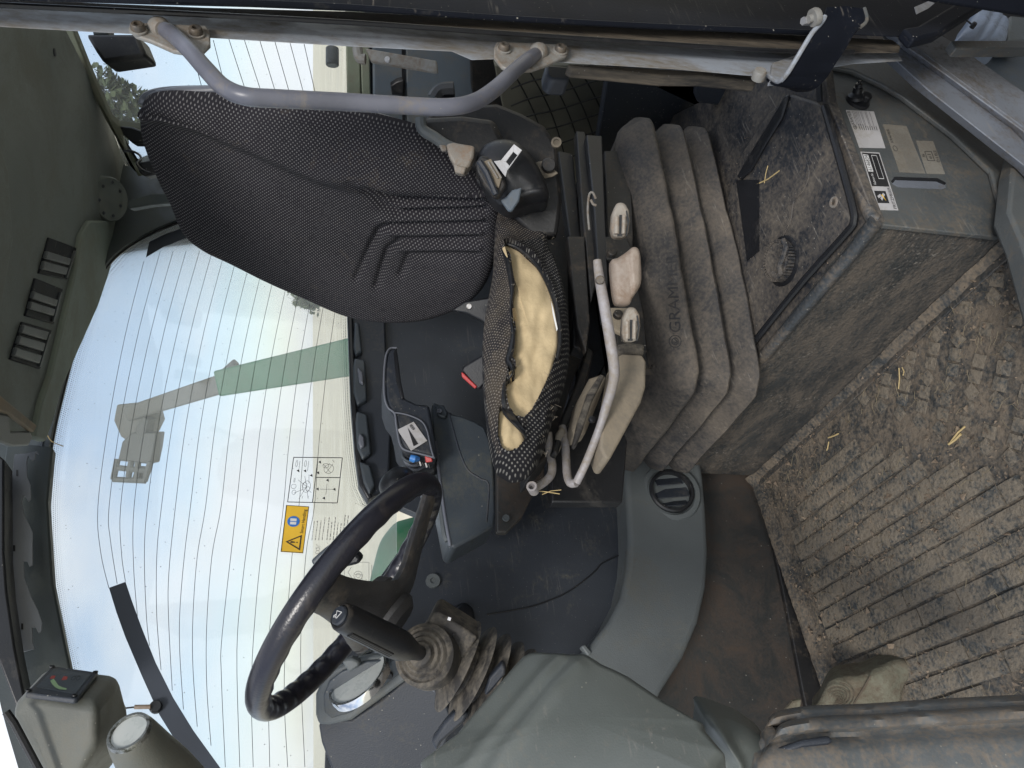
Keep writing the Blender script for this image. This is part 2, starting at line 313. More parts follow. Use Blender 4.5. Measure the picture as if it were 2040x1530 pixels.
M = dict(
 pillar=mat('pillar paint', (.33, .36, .41), .42, (.20, .175, .14), .40, 9, .5, .2, 200, specks=.12, streak=(1, 1, .35)),
 seal=mat('rubber seal', (.045, .042, .04), .55, (.17, .14, .105), .55, 9, .5, .5, 160, streak=(2, 2, .3), specks=.08),
 doorblack=mat('door black paint', (.010, .012, .018), .5, (.045, .044, .042), .10, 14, .7, .2, 200, specks=.10, spec=.08, scr=.3),
 tube=mat('handle paint', (.135, .14, .172), .36, (.22, .19, .155), .20, 22, .5, .12, 250, specks=.05),
 bracket=mat('bracket paint', (.27, .265, .25), .5, (.2, .14, .09), .4, 18, .5, .3, 200),
 bolt=mat('bolt steel', (.13, .12, .11), .45, (.2, .15, .1), .4, 60, .3, .3, 300, metal=.5),
 lining=mat('roof lining plastic', (.135, .160, .152), .6, (.165, .175, .155), .35, 4, .4, .5, 420, specks=.02),
 lining2=mat('roof lining edge', (.16, .20, .175), .6, (.19, .20, .165), .35, 6, .3, .4, 420),
 rail=mat('hook rail steel', (.21, .225, .25), .45, None, 0), frame=mat('window frame rubber', (.030, .040, .043), .5, (.06, .07, .065), .3, 6, .3, .3, 300),
 dark=mat('dark plastic', (.028, .034, .046), .5, (.10, .095, .085), .22, 5, .6, .4, 380, specks=.05),
 darkblue=mat('dark blue plastic', (.029, .035, .046), .5, (.085, .082, .07), .14, 9, .7, .4, 380, specks=.12, scr=.14),
 black=mat('black plastic', (.012, .013, .016), .42, (.06, .055, .05), .2, 10, .4, .3, 300, specks=.02),
 wheel=mat('wheel rubber', (.016, .016, .024), .28, (.055, .045, .04), .18, 20, .5, .35, 260),
 spoke=mat('spoke plastic', (.050, .050, .053), .42, (.13, .11, .09), .30, 14, .6, .4, 300, specks=.04),
 shell=mat('shell plastic', (.15, .16, .19), .38, None, .2),
 greytrim=mat('grey trim plastic', (.112, .126, .132), .5, (.13, .128, .11), .25, 5, .5, .5, 420, specks=.03),
 console=mat('console plastic', (.055, .067, .080), .42, (.10, .10, .08), .25, 6, .5, .35, 420, specks=.03),
 cover=mat('pillar cover plastic', (.110, .122, .114), .36, (.17, .155, .125), .14, 7, .6, .3, 420, specks=.05, scr=.25),
 bellows=mat('bellows rubber', (.034, .033, .034), .7, (.155, .13, .104), .44, 6, .7, .3, 140, contrast=.16, scr=.3),
 boot=mat('boot rubber', (.035, .032, .03), .7, (.20, .175, .14), .42, 14, .4, .5, 200),
 platform=mat('platform steel', (.050, .056, .062), .38, (.16, .13, .10), .42, 9, .7, .6, 120, specks=.12, scr=.6),
 platfront=mat('platform mud', (.040, .043, .044), .55, (.118, .098, .078), .46, 9, .8, .8, 120, specks=.10, streak=(.6, .6, 1.6), scr=.6),
 platside=mat('platform side', (.092, .100, .102), .42, (.15, .125, .095), .30, 9, .7, .4, 160, specks=.08, scr=.35),
 lid=mat('lid plastic', (.028, .031, .038), .5, (.20, .168, .132), .36, 7, .9, .5, 150, specks=.12, scr=.5, contrast=.2),
 step=mat('step steel', (.16, .175, .205), .4, (.12, .10, .08), .26, 9, .7, .3, 160, specks=.14, scr=.3),
 mat=mat('mat rubber', (.040, .043, .044), .7, (.170, .138, .104), .52, 12, .9, 1.0, 90, contrast=.10),
 rib=mat('mat rib mud', (.050, .056, .058), .65, (.192, .162, .124), .60, 15, .9, 1.0, 110, contrast=.09, scr=.3),
 mud=mat('dried mud', (.14, .102, .074), .95, (.25, .195, .14), .5, 20, .6, 1.0, 80),
 lowwall=mat('footwell wall', (.032, .034, .034), .55, (.060, .044, .034), .45, 7, .4, .4, 150, specks=.03, contrast=.1),
 foam=mat('foam', (.66, .52, .31), .95, (.50, .38, .22), .35, 9, .3, .5, 260),
 beige=mat('beige lever', (.32, .29, .25), .5, (.27, .19, .13), .35, 25, .5, .3, 300, specks=.03),
 rustpad=mat('worn pad', (.31, .255, .21), .55, (.24, .175, .13), .45, 22, .5, .3, 300),
 dustcover=mat('dusty cover', (.19, .165, .13), .7, (.28, .235, .175), .5, 10, .4, .5, 150),
 lever=mat('lever tube', (.33, .315, .33), .45, (.26, .22, .17), .45, 12, .5, .3, 250, streak=(1, 1, 1)),
 mech=mat('mechanism steel', (.015, .015, .016), .5, (.08, .062, .045), .25, 14, .6, .5, 150, specks=.05),
 metal=mat('bare metal', (.55, .55, .57), .35, (.3, .27, .22), .3, 20, .4, .2, 300, metal=.6),
 white=mat('buckle plate', (.62, .62, .64), .4, (.45, .42, .38), .25, 20, .3, .1, 300),
 red=mat('red plastic', (.50, .05, .05), .4, None), blue=mat('blue plastic', (.05, .22, .60), .4, None),
 chrome=mat('chrome', (.8, .82, .85), .12, None, metal=1.0, bump=0), dial=mat('dial glass', (.45, .48, .47), .15, (.55, .57, .55), .5, 20, .2, 0),
 paper=mat('sticker paper', (.50, .49, .50), .55, (.36, .33, .28), .3, 14, .4, 0), oldpaper=mat('worn sticker', (.235, .22, .19), .6, (.17, .15, .12), .45, 14, .5, 0),
 ink=mat('ink', (.02, .02, .022), .6, None, bump=0), yellow=mat('yellow sticker', (.85, .52, .04), .5, None, bump=0), whiteink=mat('white ink', (.7, .7, .7), .5, None, bump=0),
 blueink=mat('blue ink', (.03, .17, .55), .5, None, bump=0), orange=mat('orange print', (.85, .42, .15), .5, None, bump=0), yellowp=mat('yellow print', (.9, .75, .15), .5, None, bump=0), greyink=mat('grey ink', (.26, .26, .24), .6, None, bump=0),
 greyfaint=mat('faint ink', (.20, .19, .17), .6, None, bump=0),
 wire=mat('heater wire', (.03, .035, .04), .5, None, bump=0), frit=mat('frit enamel', (.06, .07, .08), .5, None, bump=0), busbar=mat('busbar enamel', (.045, .055, .075), .55, None, bump=0),
 wood=mat('old wood', (.15, .145, .105), .85, (.11, .085, .06), .45, 18, .5, .7, 120), bouncecut=mat('bounce cut ground', (.14, .13, .115), .95, (.2, .18, .15), .5, 2, .5, 1.0, 40), litter=mat('litter', (.22, .18, .11), .8, None), straw=mat('straw', (.55, .42, .20), .7, (.4, .3, .15), .4, 60, .3, .2),
 boomgreen=mat('boom green', (.005, .13, .05), .5, (.10, .16, .10), .4, 2, .3, .2), boomgrey=mat('boom steel', (.12, .125, .11), .6, (.12, .11, .09), .4, 2, .3, .2), carriage=mat('carriage steel', (.06, .065, .06), .6, (.1, .1, .09), .4, 3, .3, .2),
 field=mat('field', (.80, .74, .58), .95, (.68, .62, .46), .5, .15, .3, .2, 3), tyre=mat('tank blue', (.30, .36, .47), .4, (.2, .22, .26), .3, 9, .4, .1),
 net=mat('net cord', (.008, .009, .01), .8, None), netback=mat('net backing', (.13, .13, .105), .7, (.17, .165, .13), .4, 8, .4, .3),
 leaf=mat('foliage', (.05, .075, .03), .8, (.08, .1, .05), .5, 4, .3, 0), bark=mat('bark', (.09, .07, .05), .9, None),
 cabpanel=mat('rear panel blue grey', (.10, .125, .155), .45, (.16, .16, .15), .3, 6, .4, .3, 380), rearpost=mat('rear post', (.19, .22, .17), .5, (.22, .22, .17), .4, 8, .3, .2),
 display=mat('display housing', (.115, .12, .105), .5, (.16, .155, .13), .35, 9, .4, .4, 400, specks=.03), redprint=mat('red print', (.35, .05, .04), .5, None, bump=0), greenprint=mat('green print', (.28, .42, .22), .5, None, bump=0),
)
M['fab1'] = fabric('dotted seat fabric', (.022, .021, .026), (.155, .152, .155), .0058, damt=.12)
M['fab2'] = fabric('dotted cushion fabric', (.024, .022, .025), (.21, .19, .165), .0052, damt=.40)
M['fab3'] = fabric('coarse cushion fabric', (.014, .014, .017), (.16, .156, .145), .0060, damt=.2)
g = bpy.data.materials.new('dusty glass'); g.use_nodes = True; t = g.node_tree; t.nodes.clear()
o_ = N(t, 'ShaderNodeOutputMaterial'); tr = N(t, 'ShaderNodeBsdfTransparent'); tr.inputs[0].default_value = (.97, .985, .99, 1)
tl = N(t, 'ShaderNodeBsdfTranslucent'); tl.inputs[0].default_value = (.80, .82, .80, 1); gl = N(t, 'ShaderNodeBsdfGlossy'); gl.inputs['Roughness'].default_value = .03
lw = N(t, 'ShaderNodeFresnel'); lw.inputs[0].default_value = 1.45; m1 = N(t, 'ShaderNodeMixShader'); m2 = N(t, 'ShaderNodeMixShader')
co = N(t, 'ShaderNodeTexCoord'); nn = N(t, 'ShaderNodeTexNoise'); nn.inputs['Scale'].default_value = 5; nn.inputs['Detail'].default_value = 8; t.links.new(co.outputs['Object'], nn.inputs['Vector'])
mr = N(t, 'ShaderNodeMapRange'); mr.inputs['To Min'].default_value = .10; mr.inputs['To Max'].default_value = .25; t.links.new(nn.outputs['Fac'], mr.inputs['Value'])
vo = N(t, 'ShaderNodeTexVoronoi'); vo.inputs['Scale'].default_value = 38; t.links.new(co.outputs['Object'], vo.inputs['Vector'])
ls = N(t, 'ShaderNodeMath', operation='LESS_THAN'); ls.inputs[1].default_value = .05; t.links.new(vo.outputs['Distance'], ls.inputs[0])
df = N(t, 'ShaderNodeBsdfDiffuse'); df.inputs[0].default_value = (.1, .1, .09, 1); m3 = N(t, 'ShaderNodeMixShader'); q_ = N(t, 'ShaderNodeMath', operation='MULTIPLY'); q_.inputs[1].default_value = .6
t.links.new(ls.outputs[0], q_.inputs[0])
t.links.new(mr.outputs[0], m1.inputs[0]); t.links.new(tr.outputs[0], m1.inputs[1]); t.links.new(tl.outputs[0], m1.inputs[2])
t.links.new(q_.outputs[0], m3.inputs[0]); t.links.new(m1.outputs[0], m3.inputs[1]); t.links.new(df.outputs[0], m3.inputs[2])
t.links.new(lw.outputs[0], m2.inputs[0]); t.links.new(m3.outputs[0], m2.inputs[1]); t.links.new(gl.outputs[0], m2.inputs[2]); t.links.new(m2.outputs[0], o_.inputs[0])
M['glass'] = g
g2_ = g.copy(); g2_.name = 'clear glass'; M['clear'] = g2_
for n_ in g2_.node_tree.nodes:
    if n_.type == 'MAP_RANGE': n_.inputs['To Min'].default_value = .04; n_.inputs['To Max'].default_value = .10
# ================================================================ OUTSIDE
m = MB(); S_ = 900
m.add([(-S_, -S_, -1.0), (S_, -S_, -1.0), (S_, S_, -1.0), (-S_, S_, -1.0)], [(0, 1, 2, 3)])
tag(m.build('field_ground', M['field'], smooth=False), kind='structure')
m = MB().add([(-5, -6, -.996), (4, -6, -.996), (4, 2.5, -.996), (-5, 2.5, -.996)], [(0, 1, 2, 3)])
tag(m.build('bounce_cut_ground', M['bouncecut'], smooth=False), kind='structure')  # unseen dark ground, added to cut light bouncing up onto the roof lining
# telescopic boom raised outside the window
def boompt(x, y, d=4.6): return P(x, y, d)
bo = T('telescopic_boom', 'long green telescopic boom reaching up outside the side window, seen through dusty glass', 'loader boom', (3.0, 4.0, -1.0))
def bar(a, b, wa, wb, name, mt, th=.22, **kw):
    a, b = Vector(a), Vector(b); ax = (b - a).normalized(); n = (CC - a).normalized(); s = ax.cross(n).normalized(); n = s.cross(ax)
    m = MB(); r = []
    for p, w_ in ((a, wa), (b, wb)): r.append([p + s * w_ / 2 + n * th / 2, p - s * w_ / 2 + n * th / 2, p - s * w_ / 2 - n * th / 2, p + s * w_ / 2 - n * th / 2])
    m.loft(r); return m.build(name, mt, bo, .012, **kw)
bar(P(980, 655, 4.6), P(445, 762, 4.6), .30, .155, 'outer_section', M['boomgreen'], .25)
bar(P(450, 762, 4.6), P(262, 822, 4.6), .118, .088, 'inner_section', M['boomgrey'], .18)
bar(P(470, 722, 4.58), P(445, 745, 4.58), .05, .05, 'hose_guide', M['carriage'], .1)
slab('boom_head', [(232, 806), (290, 800), (300, 838), (285, 868), (262, 885), (240, 870), (226, 838)], ('D', 4.55), .2, M['boomgrey'], bo, .01)
slab('hook', [(285, 830), (296, 835), (290, 862), (276, 872), (268, 856)], ('D', 4.5), .1, M['carriage'], bo, .005)
cg = slab('carriage_plate', [(243, 880), (262, 862), (311, 862), (307, 892), (300, 925), (234, 918)], ('D', 4.5), .12, M['carriage'], bo, .008)
for a, b in (((234, 915), (226, 955)), ((262, 918), (256, 950)), ((300, 920), (288, 958)), ((226, 955), (290, 958)), ((236, 932), (296, 938)), ((275, 920), (272, 955))):
    MB().tube([P(*a, 4.5), P(*b, 4.5)], .018, 8).build('carriage_bar', M['carriage'], cg)
slab('fork_hook', [(270, 930), (296, 932), (286, 958), (262, 955)], ('D', 4.52), .06, M['carriage'], cg, .004)
# far hedge line and blurred bush
random.seed(3)
def leafy(name, label, cat, c, r, n, s, group=None, trunk=True):
    t_ = T(name, label, cat, (c[0], c[1], -1.0), group)
    m = MB()
    for i in range(n):
        a = random.gauss(0, 1), random.gauss(0, 1), random.gauss(0, 1); l_ = sqrt(sum(q * q for q in a)) or 1
        k = random.random() ** .4; lump = .75 + .35 * noise.noise(Vector((a[0] / l_ * 2, a[1] / l_ * 2, a[2] / l_ * 2 + c[0])))
        p = Vector((c[0] + a[0] / l_ * r[0] * k * lump, c[1] + a[1] / l_ * r[1] * k * lump, c[2] + a[2] / l_ * r[2] * k * lump))
        u = Vector((random.uniform(-1, 1), random.uniform(-1, 1), random.uniform(-1, 1))).normalized() * s; v_ = u.orthogonal().normalized() * s * .6
        m.add([p - u, p + v_, p + u, p - v_], [(0, 1, 2, 3)])
    tag(m.build('crown', M['leaf'], t_, smooth=False), kind='stuff')
    if trunk: MB().tube([(c[0], c[1], -1.0), (c[0] + .1, c[1], c[2] * .3 - .3), (c[0], c[1], c[2] + r[2] * .3)], [r[0] * .12, r[0] * .09, r[0] * .03], 8).build('trunk', M['bark'], t_)
    return t_
p = P(195, 205, 13); leafy('tree', 'dark tree behind the rear window, beside the roof edge', 'tree', p, (.7, .8, 1.3), 1800, .09)
p = P(660, 575, 60); leafy('far_tree', 'small hazy tree on the horizon behind the backrest edge', 'tree', (p.x, p.y, p.z + 1.8), (2.6, 2.6, 1.9), 1500, .25)
# ================================================================ CAB SHELL (behind what is seen, closes the room)
YW = 1.80; ZR = 1.83
# side wall
wall = T('cab_side_wall', 'dark blue-grey plastic side wall of the cab below the big side window', 'cab wall', (.9, YW, 0))
slab('wall_panel', [(690, 330), (700, 640), (716, 930), (745, 990), (775, 1000), (845, 1030), (845, 1042), (800, 1090), (760, 1145), (722, 1195), (700, 1230), (655, 1330), (640, 1700), (1240, 1700), (1275, 1440), (1330, 1340), (1365, 1260), (1380, 1100), (1375, 930), (1230, 880), (1160, 500), (1150, 330)], ('Y', 1.76), .03, M['darkblue'], wall, .002)
tubepx('moulding_line', [(970, 1224), (1020, 1216), (1070, 1205), (1130, 1180), (1180, 1143), (1200, 1122), (1234, 1106)], .0018, M['black'], wall, pl=('Y', 1.757))
if 0: slab('seam_strip', [(1112, 950), (1116, 950), (1120, 1330), (1112, 1330)], ('Y', 1.759), .002, M['black'], wall)
f_ = lambda c, n: n
def disc(name, x, y, pl, r, h, mt, parent, ringr=None, bev=.0):
    c = on(x, y, pl); n = pln(pl) if pl[0] != 'D' else -CF
    mb = MB()
    if ringr: mb.lathe(c, n, [(-.002, r), (h, r), (h, ringr), (h * .3, ringr), (h * .3, .0001)], 24)
    else: mb.lathe(c, n, [(-.004, r), (h * .7, r), (h, r * .85), (h, .0001)], 24)
    return mb.build(name, mt, parent, bev)
disc('cap', 862, 1158, ('Y', 1.757), .017, .006, M['greytrim'], wall, .007)
disc('ring_mark', 1008, 1032, ('Y', 1.45), .0075, .002, M['greytrim'], wall, .0062)
# cubby/blank under column (dark bump right of the column head)
sw = pillow([(893, 1228), (905, 1208), (925, 1198), (943, 1210), (948, 1240), (935, 1262), (900, 1270)], ('Y', 1.72), (0, .05, 0), .012, .01, nth=60, rings=10).build('switch_pod', M['black'], wall)
slab('triangle_mark', [(888, 1232), (900, 1222), (898, 1238)], ('Y', 1.705), .002, M['greyink'], sw)
# lower wall + heater trim
lw_ = T('footwell_wall', 'rusty brown stained lower wall panel at the far side of the footwell', 'cab wall', (.6, 1.8, 0))
slab('panel', [(1385, 915), (1530, 940), (1560, 1000), (1610, 1200), (1645, 1330), (1700, 1560), (1300, 1560), (1280, 1385), (1340, 1200), (1340, 1000)], ('Y', 1.80), .03, M['lowwall'], lw_, .002)
slab('kick_strip', [(1512, 945), (1552, 952), (1585, 1080), (1612, 1200), (1640, 1330), (1690, 1560), (1640, 1560), (1600, 1380), (1575, 1250), (1550, 1130), (1530, 1040)], ('Y', 1.785), .015, M['mech'], lw_, .003)
ht = T('heater_duct_trim', 'curved grey plastic heater duct with a round air vent below the dark side wall', 'heater duct', (.7, 1.7, .2))
ol = [(1243, 880), (1300, 890), (1395, 905), (1402, 950), (1408, 1020), (1412, 1100), (1408, 1170), (1392, 1240), (1362, 1310), (1320, 1375), (1290, 1440), (1160, 1440), (1150, 1306), (1176, 1285), (1212, 1240), (1238, 1190), (1250, 1130), (1253, 1080), (1250, 1010), (1246, 940)]
slab('duct_body', ol, ('Y', 1.68), .12, M['greytrim'], ht, .014, seg=4)
slab('clip', [(1158, 1287), (1166, 1283), (1180, 1300), (1172, 1306)], ('Y', 1.675), .02, M['greytrim'], ht, .003)
VP_ = on(1336, 981, ('Y', 1.68))
vn = Vector((-.05, -1, .12)).normalized()
MB().lathe(VP_, vn, [(-.002, .082), (.006, .078), (.008, .066), (.001, .060)], 40).build('vent_dish', M['greytrim'], ht)
vt = MB().lathe(VP_, vn, [(-.01, .060), (.014, .060), (.018, .056), (.018, .051), (-.03, .049), (-.03, .0001)], 40).build('air_vent', M['black'], ht)
up_ = (Vector((0, 0, 1)) - vn * vn.z).normalized(); sd_ = vn.cross(up_)
for k, (off, tilt, wd) in enumerate(((-.031, .5, .032), (.002, .35, .034), (.031, .7, .03))):
    hw = sqrt(.049 ** 2 - off ** 2); ax_ = up_; b2 = (sd_ * cos(tilt) + vn * sin(tilt)); b3 = ax_.cross(b2)
    MB().box(VP_ + sd_ * off + vn * .004, hw * 1.9, wd, .003, (ax_, b2, b3)).build('vent_slat', M['dark'], vt, .001)
# window sill tray
sill = T('window_sill_tray', 'black moulded tray along the bottom of the side window, behind the armrest', 'window sill', (1.1, 1.75, 1.0))
slab('tray_body', [(697, 560), (700, 640), (707, 800), (714, 900), (722, 960), (738, 990), (752, 985), (775, 960), (780, 850), (770, 700), (765, 560)], ('Y', 1.73), .06, M['dark'], sill, .006)
slab('tray_lip', [(690, 560), (693, 640), (699, 800), (707, 900), (716, 965), (733, 994), (742, 990), (727, 955), (716, 880), (708, 780), (703, 640), (701, 560)], ('Y', 1.715), .04, M['black'], sill, .004)
for q in ([(706, 640), (716, 642), (722, 700), (708, 706), (704, 690)], [(706, 712), (728, 716), (732, 795), (712, 806), (704, 780), (703, 730)], [(710, 818), (732, 824), (740, 902), (722, 915), (711, 890), (708, 840)], [(716, 918), (738, 925), (748, 965), (736, 985), (724, 960)]):
    c_ = slab('pocket_wall', q, ('Y', 1.71), .03, M['console'], sill, .006, seg=3)
for q in ([(712, 730), (724, 742), (724, 765), (716, 758)], [(716, 862), (726, 870), (727, 888), (718, 892), (714, 878)]):
    slab('clip', q, ('Y', 1.70), .02, M['shell'], sill, .004)
# ================================================================ SIDE WINDOW
win = T('side_window', 'large side window with rounded corners, fine heater wires and dotted black border', 'window', (.9, 1.85, 1.1))
arc = [(420, 425), (350, 448), (292, 474), (240, 508), (208, 545), (186, 590), (168, 650), (150, 705), (128, 790), (112, 860), (101, 930), (96, 1000), (97, 1080), (104, 1160), (117, 1240), (134, 1310), (152, 1390), (178, 1480), (196, 1545), (250, 1800)]
GL = ('Y', 1.85)
gpts = [(p_[0] - 8, p_[1]) for p_ in arc] + [(760, 1800), (790, 1500), (790, 900), (720, 300), (600, 250), (480, 330)]
slab('glass_pane', gpts, GL, .004, M['glass'], win, smooth=False)
# frame: ring outside the arc
ac = cr(arc, 5, False); fr_o = []
m = MB(); rings = []
for i, (x, y) in enumerate(ac):
    a = ac[max(0, i - 1)]; b = ac[min(len(ac) - 1, i + 1)]; tx, ty = b[0] - a[0], b[1] - a[1]; l_ = sqrt(tx * tx + ty * ty); nx, ny = -ty / l_, tx / l_
    if nx > 0: nx, ny = -nx, -ny
    wd = 150 if y > 860 else 150
    ip = on(x, y, ('Y', 1.825)); ip2 = on(x - 0.5, y, ('Y', 1.846)); q1 = on(x + nx * 9, y + ny * 9, ('Y', 1.80)); q2 = on(x + nx * 22, y + ny * 22, ('Y', 1.80)); q3 = on(x + nx * 40, y + ny * 40, ('Y', 1.815)); q4 = on(x + nx * wd, y + ny * wd, ('Y', 1.83)); q5 = on(x + nx * wd, y + ny * wd, ('Y', 1.88))
    rings.append([ip2, ip, q1, q2, q3, q4, q5])
m.loft(rings, False, True); m.build('window_frame', M['frame'], win, ang=60)
tubepx('frame_bead', [(p_[0] - 6, p_[1]) for p_ in arc[:-1]], .0045, M['black'], win, k=4, pl=('Y', 1.815), seg=6)
tubepx('frame_ridge', [(p_[0] - 24, p_[1]) for p_ in arc[8:-1]], .004, M['console'], win, k=4, pl=('Y', 1.80), seg=6)
# frit dots (ceramic border) as one stuff part
m = MB()
for i, (x, y) in enumerate(resample(arc[:-1], 330, False)):
    for k in range(6):
        r = .0016 * (1 - k / 7.5); c = on(x + 1.5 + k * 4.2 - (2 if False else 0), y + (2.4 if k % 2 else 0), ('Y', 1.849))
        m.add([c + Vector((cos(a) * r, 0, sin(a) * r)) for a in (0, pi / 3, 2 * pi / 3, pi, 4 * pi / 3, 5 * pi / 3)], [tuple(range(6))])
low = [(688, 600), (690, 700), (694, 800), (702, 900), (712, 968), (728, 1003), (745, 1010)]
for i, (x, y) in enumerate(resample(low, 140, False)):
    for k in range(5):
        r = .0015 * (1 - k / 6.5); c = on(x - 1 - k * 4.2, y + (2.4 if k % 2 else 0), ('Y', 1.849))
        m.add([c + Vector((cos(a) * r, 0, sin(a) * r)) for a in (0, pi / 3, 2 * pi / 3, pi, 4 * pi / 3, 5 * pi / 3)], [tuple(range(6))])
tag(m.build('frit_dots', M['frit'], win, smooth=False), kind='stuff')
zc = lambda a, b, s=1: (a / 2.914, b / 2.914)
top_ = [(835, 60), (930, 0), (1005, 0), (1080, 0), (1158, 0), (1232, 0), (1305, 0), (1375, 30), (1445, 80), (1517, 120), (1588, 150), (1662, 200), (1735, 240), (1805, 270), (1880, 300), (1948, 330)]
mid = [568, 633, 700, 778, 855, 937, 1018, 1105, 1193, 1283, 1372, 1463, 1553, 1645, 1735, 1825]
lowp = [[(585, 280), (632, 485)], [(640, 200), (680, 460)], [(705, 280), (728, 447)], [(775, 350), (798, 650)], [(838, 300), (850, 650), (868, 820)], [(910, 300), (910, 650), (935, 960)], [(980, 400), (978, 650), (1000, 1080)], [(1070, 300), (1045, 600), (1043, 850), (1065, 1190)], [(1145, 300), (1120, 650), (1120, 950), (1145, 1290)], [(1230, 300), (1200, 700), (1200, 1050), (1225, 1400)], [(1290, 750), (1285, 1000), (1308, 1525)], [(1410, 430), (1375, 850), (1392, 1525)], [(1500, 430), (1460, 1000), (1470, 1525)], [(1605, 330), (1558, 860), (1566, 1525)], [(1695, 300), (1650, 1000), (1670, 1525)], [(1775, 300), (1745, 870), (1770, 1525)]]
for k in range(16):
    x0, y0 = top_[k]; x1 = mid[k]
    pts = [(x0 / 2.914, 500 + y0 / 2.914)]
    for f in (.3, .65): pts.append(((x0 + (x1 - x0) * (f + .14 * sin(pi * f))) / 2.914, 500 + (y0 + (1520 - y0) * f) / 2.914))
    pts += [(x1 / 2.914, 1010)] + [(a / 2.914, 1005 + b / 2.914) for a, b in lowp[k]]
    tubepx('heater_wire', pts, .0006, M['wire'], win, k=5, pl=('Y', 1.8475), seg=4, cap=False)
slab('busbar', [(217, 1171), (250, 1159), (262, 1195), (282, 1250), (310, 1320), (345, 1390), (385, 1455), (450, 1545), (412, 1560), (370, 1508), (318, 1425), (282, 1345), (250, 1270), (232, 1220)], ('Y', 1.8462), .0012, M['busbar'], win, smooth=False)
slab('busbar', [(291, 512), (297, 482), (330, 466), (362, 455), (420, 440), (420, 462), (370, 474), (325, 492)], ('Y', 1.8462), .0012, M['busbar'], win, smooth=False)
disc('terminal', 311, 1409, ('Y', 1.846), .013, .012, M['black'], win)
tubepx('terminal_sleeve', [(268, 1408.5), (300, 1408)], .0045, M['rustpad'], win, k=0, pl=('Y', 1.83))
tubepx('terminal_wire', [(247, 1411), (270, 1408.5)], .0018, M['black'], win, k=0, pl=('Y', 1.83))
# warning sticker
SP = ('Y', 1.843); fs_ = lambda x, y: on(x, y, SP)
st = slab('warning_sticker', [(559, 1099), (570, 1006), (616, 1009), (604, 1102)], SP, .0015, M['yellow'], win, smooth=False)
q = [(604, 1102), (616, 1009), (570, 1006), (559, 1099)]
m = MB()
for a0, b0, a1, b1 in ((0, 0, 1, .03), (0, .97, 1, 1), (0, .03, .012, .97), (.988, .03, 1, .97)): add_quad(m, q, fs_, .0009, [(a0, b0), (a1, b0), (a1, b1), (a0, b1)])
def tri_ring(m, q, ctr, r, w_, fn, l_=.0012):
    o3 = [(ctr[0] - r[0], ctr[1] - r[1]), (ctr[0] + r[0], ctr[1] - r[1]), (ctr[0], ctr[1] + r[1])]; cx = (ctr[0], ctr[1] - r[1] / 3)
    i3 = [(cx[0] + (a - cx[0]) * (1 - w_), cx[1] + (b - cx[1]) * (1 - w_)) for a, b in o3]
    for i in range(3): add_quad(m, q, fn, l_, [o3[i], o3[(i + 1) % 3], i3[(i + 1) % 3], i3[i]])
tri_ring(m, q, (.22, .50), (.165, .34), .24, fs_)
add_quad(m, q, fs_, .0012, [(.21, .42), (.23, .42), (.24, .62), (.20, .62)]); add_quad(m, q, fs_, .0012, [(.21, .30), (.23, .30), (.23, .36), (.21, .36)])
add_text(m, 'Smart Handling', [quadmap(q, .42, .08), quadmap(q, .93, .05), quadmap(q, .93, .24), quadmap(q, .42, .26)], fs_, .0012)
m.build('print', M['ink'], st, smooth=False)
m = MB(); add_quad(m, q, fs_, .0012, ring_pts((.66, .60), (.115, .27), 24)); m.build('blue_disc', M['blueink'], st, smooth=False)
m = MB()
for a0, a1 in ((.595, .652), (.668, .725)): add_quad(m, q, fs_, .0016, [(a0, .47), (a1, .47), (a1, .74), (a0, .74)])
m.build('book_sign', M['whiteink'], st, smooth=False)
# instruction sticker
q2 = [(672, 1002), (682, 912), (585, 911), (573, 1000)]
m = MB()
def lines(m, q, segs, wd, fn, l_=.001):
    for a0, b0, a1, b1 in segs:
        p0, p1 = quadmap(q, a0, b0), quadmap(q, a1, b1); dx, dy = p1[0] - p0[0], p1[1] - p0[1]; l2 = sqrt(dx * dx + dy * dy) or 1; nx, ny = -dy / l2 * wd / 2, dx / l2 * wd / 2
        p = [fn(p0[0] + nx, p0[1] + ny), fn(p1[0] + nx, p1[1] + ny), fn(p1[0] - nx, p1[1] - ny), fn(p0[0] - nx, p0[1] - ny)]
        m.add([v + (CC - v).normalized() * l_ for v in p], [(0, 1, 2, 3)])
lines(m, q2, [(0, 0, 1, 0), (1, 0, 1, 1), (1, 1, 0, 1), (0, 1, 0, 0), (0, .5, 1, .5), (.56, 0, .56, .5)], 1.6, fs_)
random.seed(5)
sk = []
def circ(cx, cy, rx, ry, n=14): 
    p_ = ring_pts((cx, cy), (rx, ry), n); return [(p_[i][0], p_[i][1], p_[(i + 1) % n][0], p_[(i + 1) % n][1]) for i in range(n)]
sk += circ(.35, .66, .13, .08) + circ(.38, .70, .06, .05) + circ(.3, .63, .05, .04) + [(.35, .66, .08, .78), (.35, .66, .10, .60), (.35, .66, .5, .85), (.35, .66, .58, .72), (.42, .62, .62, .64), (.3, .7, .2, .9), (.28, .62, .22, .55), (.18, .25, .42, .25), (.3, .1, .3, .38)]
sk += circ(.75, .25, .10, .10) + circ(.82, .32, .05, .06) + [(.66, .2, .86, .38), (.66, .3, .86, .18), (.9, .15, .95, .2)] + circ(.22, .9, .05, .04) + circ(.35, .92, .05, .05) + circ(.86, .92, .07, .02) + circ(.86, .74, .07, .02)
sk += [(.7, .68, .92, .68), (.7, .86, .92, .86), (.44, .93, .54, .93), (.44, .91, .54, .91), (.08, .6, .14, .6), (.08, .72, .14, .72)]
lines(m, q2, sk, .7, fs_)
